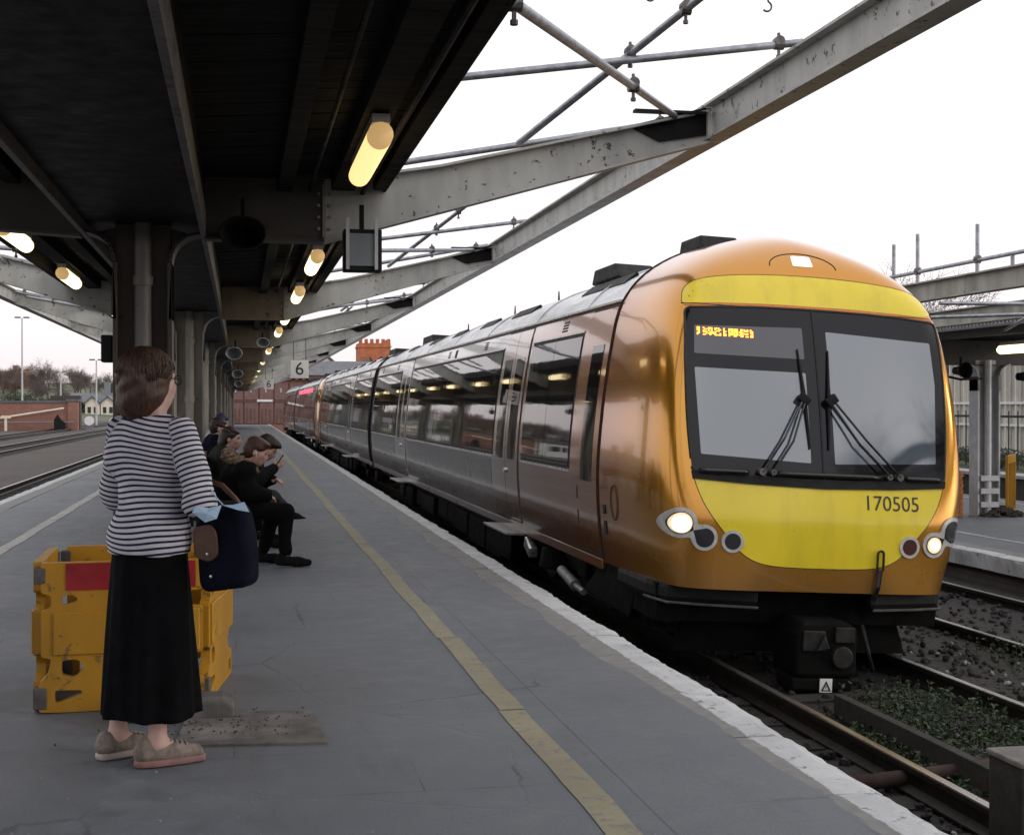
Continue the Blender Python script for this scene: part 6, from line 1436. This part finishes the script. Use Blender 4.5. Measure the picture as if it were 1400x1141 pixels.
part('roof', MB().prism([(6.5, 5.05), (9.6, 7.7), (9.6, 7.95), (6.4, 5.2)], 164.7, 172.3, 'Y').prism([(12.7, 5.05), (9.6, 7.7), (9.6, 7.95), (12.8, 5.2)], 164.7, 172.3, 'Y'), A['slate'], hs_)
for x, z in ((8.2, 3.4), (9.8, 3.4), (11.2, 3.4), (9.6, 5.4)): 
    wn = part('window', MB().box(x - 0.4, x + 0.4, 164.9, 164.99, z, z + 1.3), A['winpane'], hs_); part('frame', MB().box(x - 0.03, x + 0.03, 164.86, 164.9, z, z + 1.3), A['wframe'], wn, off=False).data.transform(Matrix.Translation((-11, -165, 0)))
sb = thing('slate_building', 'long dark slate roofed building behind the cream house', 'building', (17, 180, 0))
part('wall', MB().box(12.0, 26, 180, 190, -0.7, 5.0), A['render'], sb); part('roof', MB().prism([(179.5, 4.9), (185, 7.3), (190.5, 4.9)], 11.6, 26.4, 'X'), A['slate'], sb)
part('chimney', MB().box(15.6, 16.6, 182, 183, 5.8, 7.9), A['rbrick'], sb)
for x in (13.4, 15.6, 17.8): part('window', MB().box(x, x + 0.9, 179.9, 179.99, 2.6, 4.1), A['winpane'], sb)
tw = thing('church_tower', 'square sunlit red sandstone church tower with battlements, evening sun in its colour', 'tower', (25, 255, -0.7))
part('shaft', MB().box(21.4, 27.2, 255, 262, -0.7, 13.0), A['sunsand'], tw)
part('string_course', MB().box(21.25, 27.35, 254.85, 262.15, 12.2, 12.5), A['sunsand'], tw)
for q in range(6): part('merlon', MB().box(21.4 + q * 1.03, 21.4 + q * 1.03 + 0.62, 255.0, 255.5, 13.0, 13.75), A['sunsand'], tw); part('merlon', MB().box(26.7, 27.2, 256 + q * 1.05, 256.6 + q * 1.05, 13.0, 13.75), A['sunsand'], tw)
for xc_ in (23.2, 25.5):
    ar = [(xc_ - 0.75, 6.6), (xc_ - 0.75, 9.2)] + [(xc_ - 0.75 * math.cos(g) * (1 if True else 0), 9.2 + 1.3 * math.sin(g) ** 0.9) for g in [R(q) for q in range(15, 180, 15)]] + [(xc_ + 0.75, 9.2), (xc_ + 0.75, 6.6)]
    lv = part('belfry_window', MB().prism(ar, 254.80, 254.99, 'Y'), A['winpane'], tw); part('mullion', MB().box(xc_ - 0.1, xc_ + 0.1, 254.7, 254.8, 6.6, 10.2), A['sunsand'], lv, off=False).data.transform(Matrix.Translation((-25, -255, 0.7)))

# ================================================================== LEFT BACKGROUND
hl = MB(); hx = [-1200, -600, -300, -200, -140, -100, -70, -48, -30, -12]; hy = [215, 240, 270, 310, 370, 470, 700]
def hz(x, y): return -0.8 + 6.5 * (1 / (1 + math.exp(-(y - 285) / 16))) * min(1, max(0.3, (-x) / 40)) + 1.2 * math.sin(x * 0.07) * max(0, (y - 240) / 200) + max(0, y - 330) * 0.012
k = len(hx); hl.add([(x, y, hz(x, y)) for y in hy for x in hx], [(j*k+i, j*k+i+1, (j+1)*k+i+1, (j+1)*k+i) for j in range(len(hy)-1) for i in range(k-1)])
tag(part('hillside', hl, A['grass'], smooth=True), 'low wooded hillside on the left horizon', 'hillside', kind='structure')
bw = thing('brick_wall', 'long red brick wall with dark coping beyond the left tracks', 'wall', (-18, 134, -0.78))
part('wall_face', MB().box(-22.6, -15.6, 134, 134.5, -0.78, 1.75), A['rbrick'], bw); part('coping', MB().box(-22.7, -15.5, 133.9, 134.6, 1.751, 1.95), A['slate'], bw)
part('pier', MB().box(-15.6, -14.7, 133.8, 134.7, -0.78, 1.9), A['rbrick'], bw); part('pier_cap', MB().box(-15.75, -14.55, 133.7, 134.8, 1.901, 2.1), A['slate'], bw)
part('parapet_block', MB().box(-17.6, -14.9, 137.5, 138.8, -0.78, 2.45), A['dkbrick'], bw)
part('handrail', MB().tube([(-22.9, 133.5, -0.1), (-22.2, 133.5, 0.25), (-15.9, 133.5, 1.25)], 0.09, 8), A['render'], bw)
part('handrail', MB().tube([(-24.5, 133.3, -0.05), (-15.0, 133.3, -0.02)], 0.06, 8), A['greyp'], bw)
hu = thing('white_hut', 'white lineside hut at the left frame edge', 'hut', (-25, 133, -0.78))
part('walls', MB().box(-26.5, -22.8, 132, 134, -0.78, 1.7), A['wframe'], hu); part('roof', MB().box(-26.8, -22.6, 131.8, 134.2, 1.701, 2.35), A['slate'], hu)
part('window', MB().box(-24.4, -23.7, 131.93, 131.995, 0.2, 1.2), A['winpane'], hu); part('window', MB().box(-25.6, -24.9, 131.93, 131.995, 0.2, 1.2), A['winpane'], hu)
def mast(label, x, y, top, z0=-0.78):
    t = thing('lamp_mast', label, 'lamp post', (x, y, z0)); part('pole', MB().cyl((x, y, z0), (x, y, top), 0.12, 0.07, n=8), A['lgrey'], t)
    part('lamp_head', MB().box(x - 0.75, x - 0.15, y - 0.2, y + 0.2, top, top + 0.16), A['greyp'], t); part('lamp_head', MB().box(x + 0.15, x + 0.75, y - 0.2, y + 0.2, top, top + 0.16), A['greyp'], t)
mast('tall floodlight mast rising above the left brick wall', -23.0, 157, 10.9); mast('shorter mast between the two taller ones on the left', -20.6, 170, 5.4); mast('mid height mast right of the brick wall on the left', -15.6, 160, 6.5)
for x, y, lb in ((-15.2, 132, 'black ground signal in front of the left brick wall'), ):
    t = thing('ground_signal', lb, 'signal', (x - 0.9, y, -0.78)); part('signal_head', MB().prism([(x - 1.4, -0.78), (x - 1.4, 0.2), (x - 1.1, 0.7), (x - 0.8, 0.2), (x - 0.4, -0.1), (x - 0.4, -0.78)], y, y + 0.5, 'Y'), A['black'], t)
for x, y, lb in ((-13.1, 128, 'white ground disc signal left of the other disc'), (-9.6, 112, 'white ground disc signal nearest the woman\'s shoulder')):
    t = thing('ground_signal', lb, 'signal', (x, y, -0.78)); part('disc', MB().cyl((x, y, 0.15), (x, y + 0.08, 0.15), 0.42, n=20), A['wframe'], t); part('stand', MB().box(x - 0.3, x + 0.3, y + 0.1, y + 0.4, -0.78, 0.0), A['greyp'], t)
tb_ = thing('lineside_post', 'small pale T shaped post in front of the left brick wall', 'post', (-20.6, 131, -0.78)); part('post', MB().box(-20.72, -20.52, 131, 131.2, -0.78, 0.35), A['render'], tb_); part('head', MB().box(-21.0, -20.2, 130.97, 131.2, 0.351, 0.6), A['render'], tb_)
# twin gabled cream cottages
ct = thing('cream_cottage', 'pair of small cream gables under a slate roof below the wood', 'cottage', (-29, 262, -0.6))
for x in (-27.5, -24.8):
    part('gable_wall', MB().prism([(x, -0.9), (x, 1.9), (x + 1.25, 3.1), (x + 2.5, 1.9), (x + 2.5, -0.9)], 262, 268, 'Y'), A['render'], ct)
    part('roof', MB().prism([(x - 0.2, 1.75), (x + 1.25, 3.15), (x + 1.25, 3.4), (x - 0.25, 1.95)], 261.6, 268.3, 'Y').prism([(x + 2.7, 1.75), (x + 1.25, 3.15), (x + 1.25, 3.4), (x + 2.75, 1.95)], 261.6, 268.3, 'Y'), A['slate'], ct)
    for q in (0.4, 1.5): part('window', MB().box(x + q, x + q + 0.6, 261.9, 261.99, 0.2, 1.3), A['winpane'], ct)
part('main_roof', MB().prism([(267, 2.2), (271, 3.9), (275, 2.2)], -31, -19, 'X'), A['slate'], ct); part('chimney', MB().box(-24.9, -23.9, 270, 271, 3.2, 5.9), A['greyp'], ct)
def house(label, x, y, z, wd, h, rm, wm_):
    t = thing('hill_house', label, 'house', (x, y, z)); part('wall', MB().box(x, x + wd, y, y + 8, z - 2, z + h), wm_, t); part('roof', MB().prism([(y - 0.4, z + h), (y + 4, z + h + 3.0), (y + 8.4, z + h)], x - 0.4, x + wd + 0.4, 'X'), rm, t)
    part('chimney', MB().box(x + wd * 0.7, x + wd * 0.7 + 1, y + 3.5, y + 4.5, z + h + 1.5, z + h + 4.3), A['rbrick'], t)
    for q in range(int(wd / 3)): part('window', MB().box(x + 0.9 + q * 3, x + 2.1 + q * 3, y - 0.08, y - 0.005, z + h * 0.45, z + h * 0.8), A['winpane'], t)
house('brick house painted sunlit orange on the hill at the left frame edge', -60, 335, 3.6, 12, 3.0, A['tile'], A['sunsand'])  # wall uses the stone colour that has sunlight put in

# bare winter trees
def bare_tree_meshes(seed, H, dens=1.0):
    rnd = random.Random(seed); tr = MB(); cr = MB()
    def seg(m, p, q, r0, r1, n):
        m.cyl(p, q, r0, r1, n=n, cap=False)
    def grow(p, d, L, r, lev):
        m = tr if lev < 2 else cr; k = 3; cur = Vector(p)
        for i in range(k):
            d2 = (d + Vector((rnd.gauss(0, 0.14), rnd.gauss(0, 0.14), rnd.gauss(0.05, 0.08)))).normalized(); nx = cur + d2 * (L / k); ra, rb = r * (1 - 0.25 * i), r * (1 - 0.25 * (i + 1)) + 0.004
            seg(m, cur, nx, ra, rb, 6 if lev == 0 else (4 if lev == 1 else 3)); cur = nx; d = d2
            if lev < 4 and (i > 0 or lev > 0):
                for _ in range(rnd.choice((1, 2, 2, 3)) if lev > 0 else 3):
                    a = rnd.random() * 6.283; o = d.orthogonal().normalized(); o.rotate(Matrix.Rotation(a, 3, d)); ang = rnd.uniform(0.45, 0.95)
                    grow(cur, (d * math.cos(ang) + o * math.sin(ang)).normalized(), L * rnd.uniform(0.52, 0.74), max(0.012, rb * rnd.uniform(0.45, 0.7)), lev + 1)
        if lev < 4: grow(cur, d, L * 0.62, max(0.012, r * 0.35), lev + 1)
    grow((0, 0, -0.3), Vector((0, 0, 1)), H * 0.46, H * 0.024, 0)
    return mesh('trunk', tr, False), mesh('crown', cr, False)
TM = [bare_tree_meshes(s_, 10.0) for s_ in (3, 8, 15, 23)]
for a, b in TM: a.materials.append(A['bark']); b.materials.append(A['twig'])
def tree(label, x, y, z, s, v, grp=None):
    t = thing('bare_tree', label, 'tree', (x, y, z), random.random() * 6.28, grp); t.scale = (s * random.uniform(0.9, 1.15), s * random.uniform(0.9, 1.15), s)
    link('trunk', TM[v][0], None, t); link('crown', TM[v][1], None, t)
random.seed(44)
tree('large spreading bare tree standing highest on the left skyline', -37.5, 292, 1.5, 0.92, 0); tree('bare tree right of the largest one on the skyline', -33.0, 296, 2.0, 0.80, 2)
tree('rounded bare tree beside the orange house', -44.0, 300, 3.0, 0.66, 1); tree('bare tree by the column on the left skyline', -24.5, 288, 0.5, 0.75, 3)
for i in range(96):
    x = random.uniform(-72, -17); y = random.uniform(274, 350)
    ua = 700 + 1900 * math.tan(math.atan2(x, y) - math.atan(372 / 1900))
    wh = 'left of the tall floodlight mast' if ua < 35 else 'between the tall mast and the shorter one' if ua < 73 else 'between the shorter mast and the cream gables' if ua < 118 else 'above the cream gables' if ua < 160 else 'behind the first column'
    tree('bare winter tree in the hillside wood, ' + wh, x, y, hz(x, y) - 0.3, random.uniform(0.44, 0.62) * (1.0 if x < -30 else 0.8), i % 4, 'trees of the wooded left hillside')
for i in range(14):
    x = random.uniform(-130, -70); y = 30 + i * 14 + random.uniform(-3, 3)
    tree('bare tree in the row far left, seen only mirrored in the train windows', x, y, -0.8, random.uniform(0.7, 1.1), i % 4, 'trees mirrored in the train')
tree('bare tree rising behind the scaffold rails on the right', 29.5, 58, 0.2, 0.72, 1)
tree('thin bare tree behind the right canopy, left of its neighbour', 24.5, 66, 0.2, 0.70, 2)
tree('bare tree behind the viewer, mirrored in the windscreen', 17.5, -9, -0.5, 1.15, 0); tree('second bare tree behind the viewer, mirrored in the windscreen', 23.0, -14, -0.5, 1.3, 3)
for i in range(16):
    x = -70 + i * 3.4 + random.uniform(-1, 1); y = random.uniform(270, 284)
    bush('hill_bush', 'dark scrub bush at the foot of the wooded hillside', (x, y, hz(x, y) - 0.2), (2.6, 2.0), random.uniform(1.8, 3.2), 500, A['evergreen'], 'scrub at the foot of the hillside')
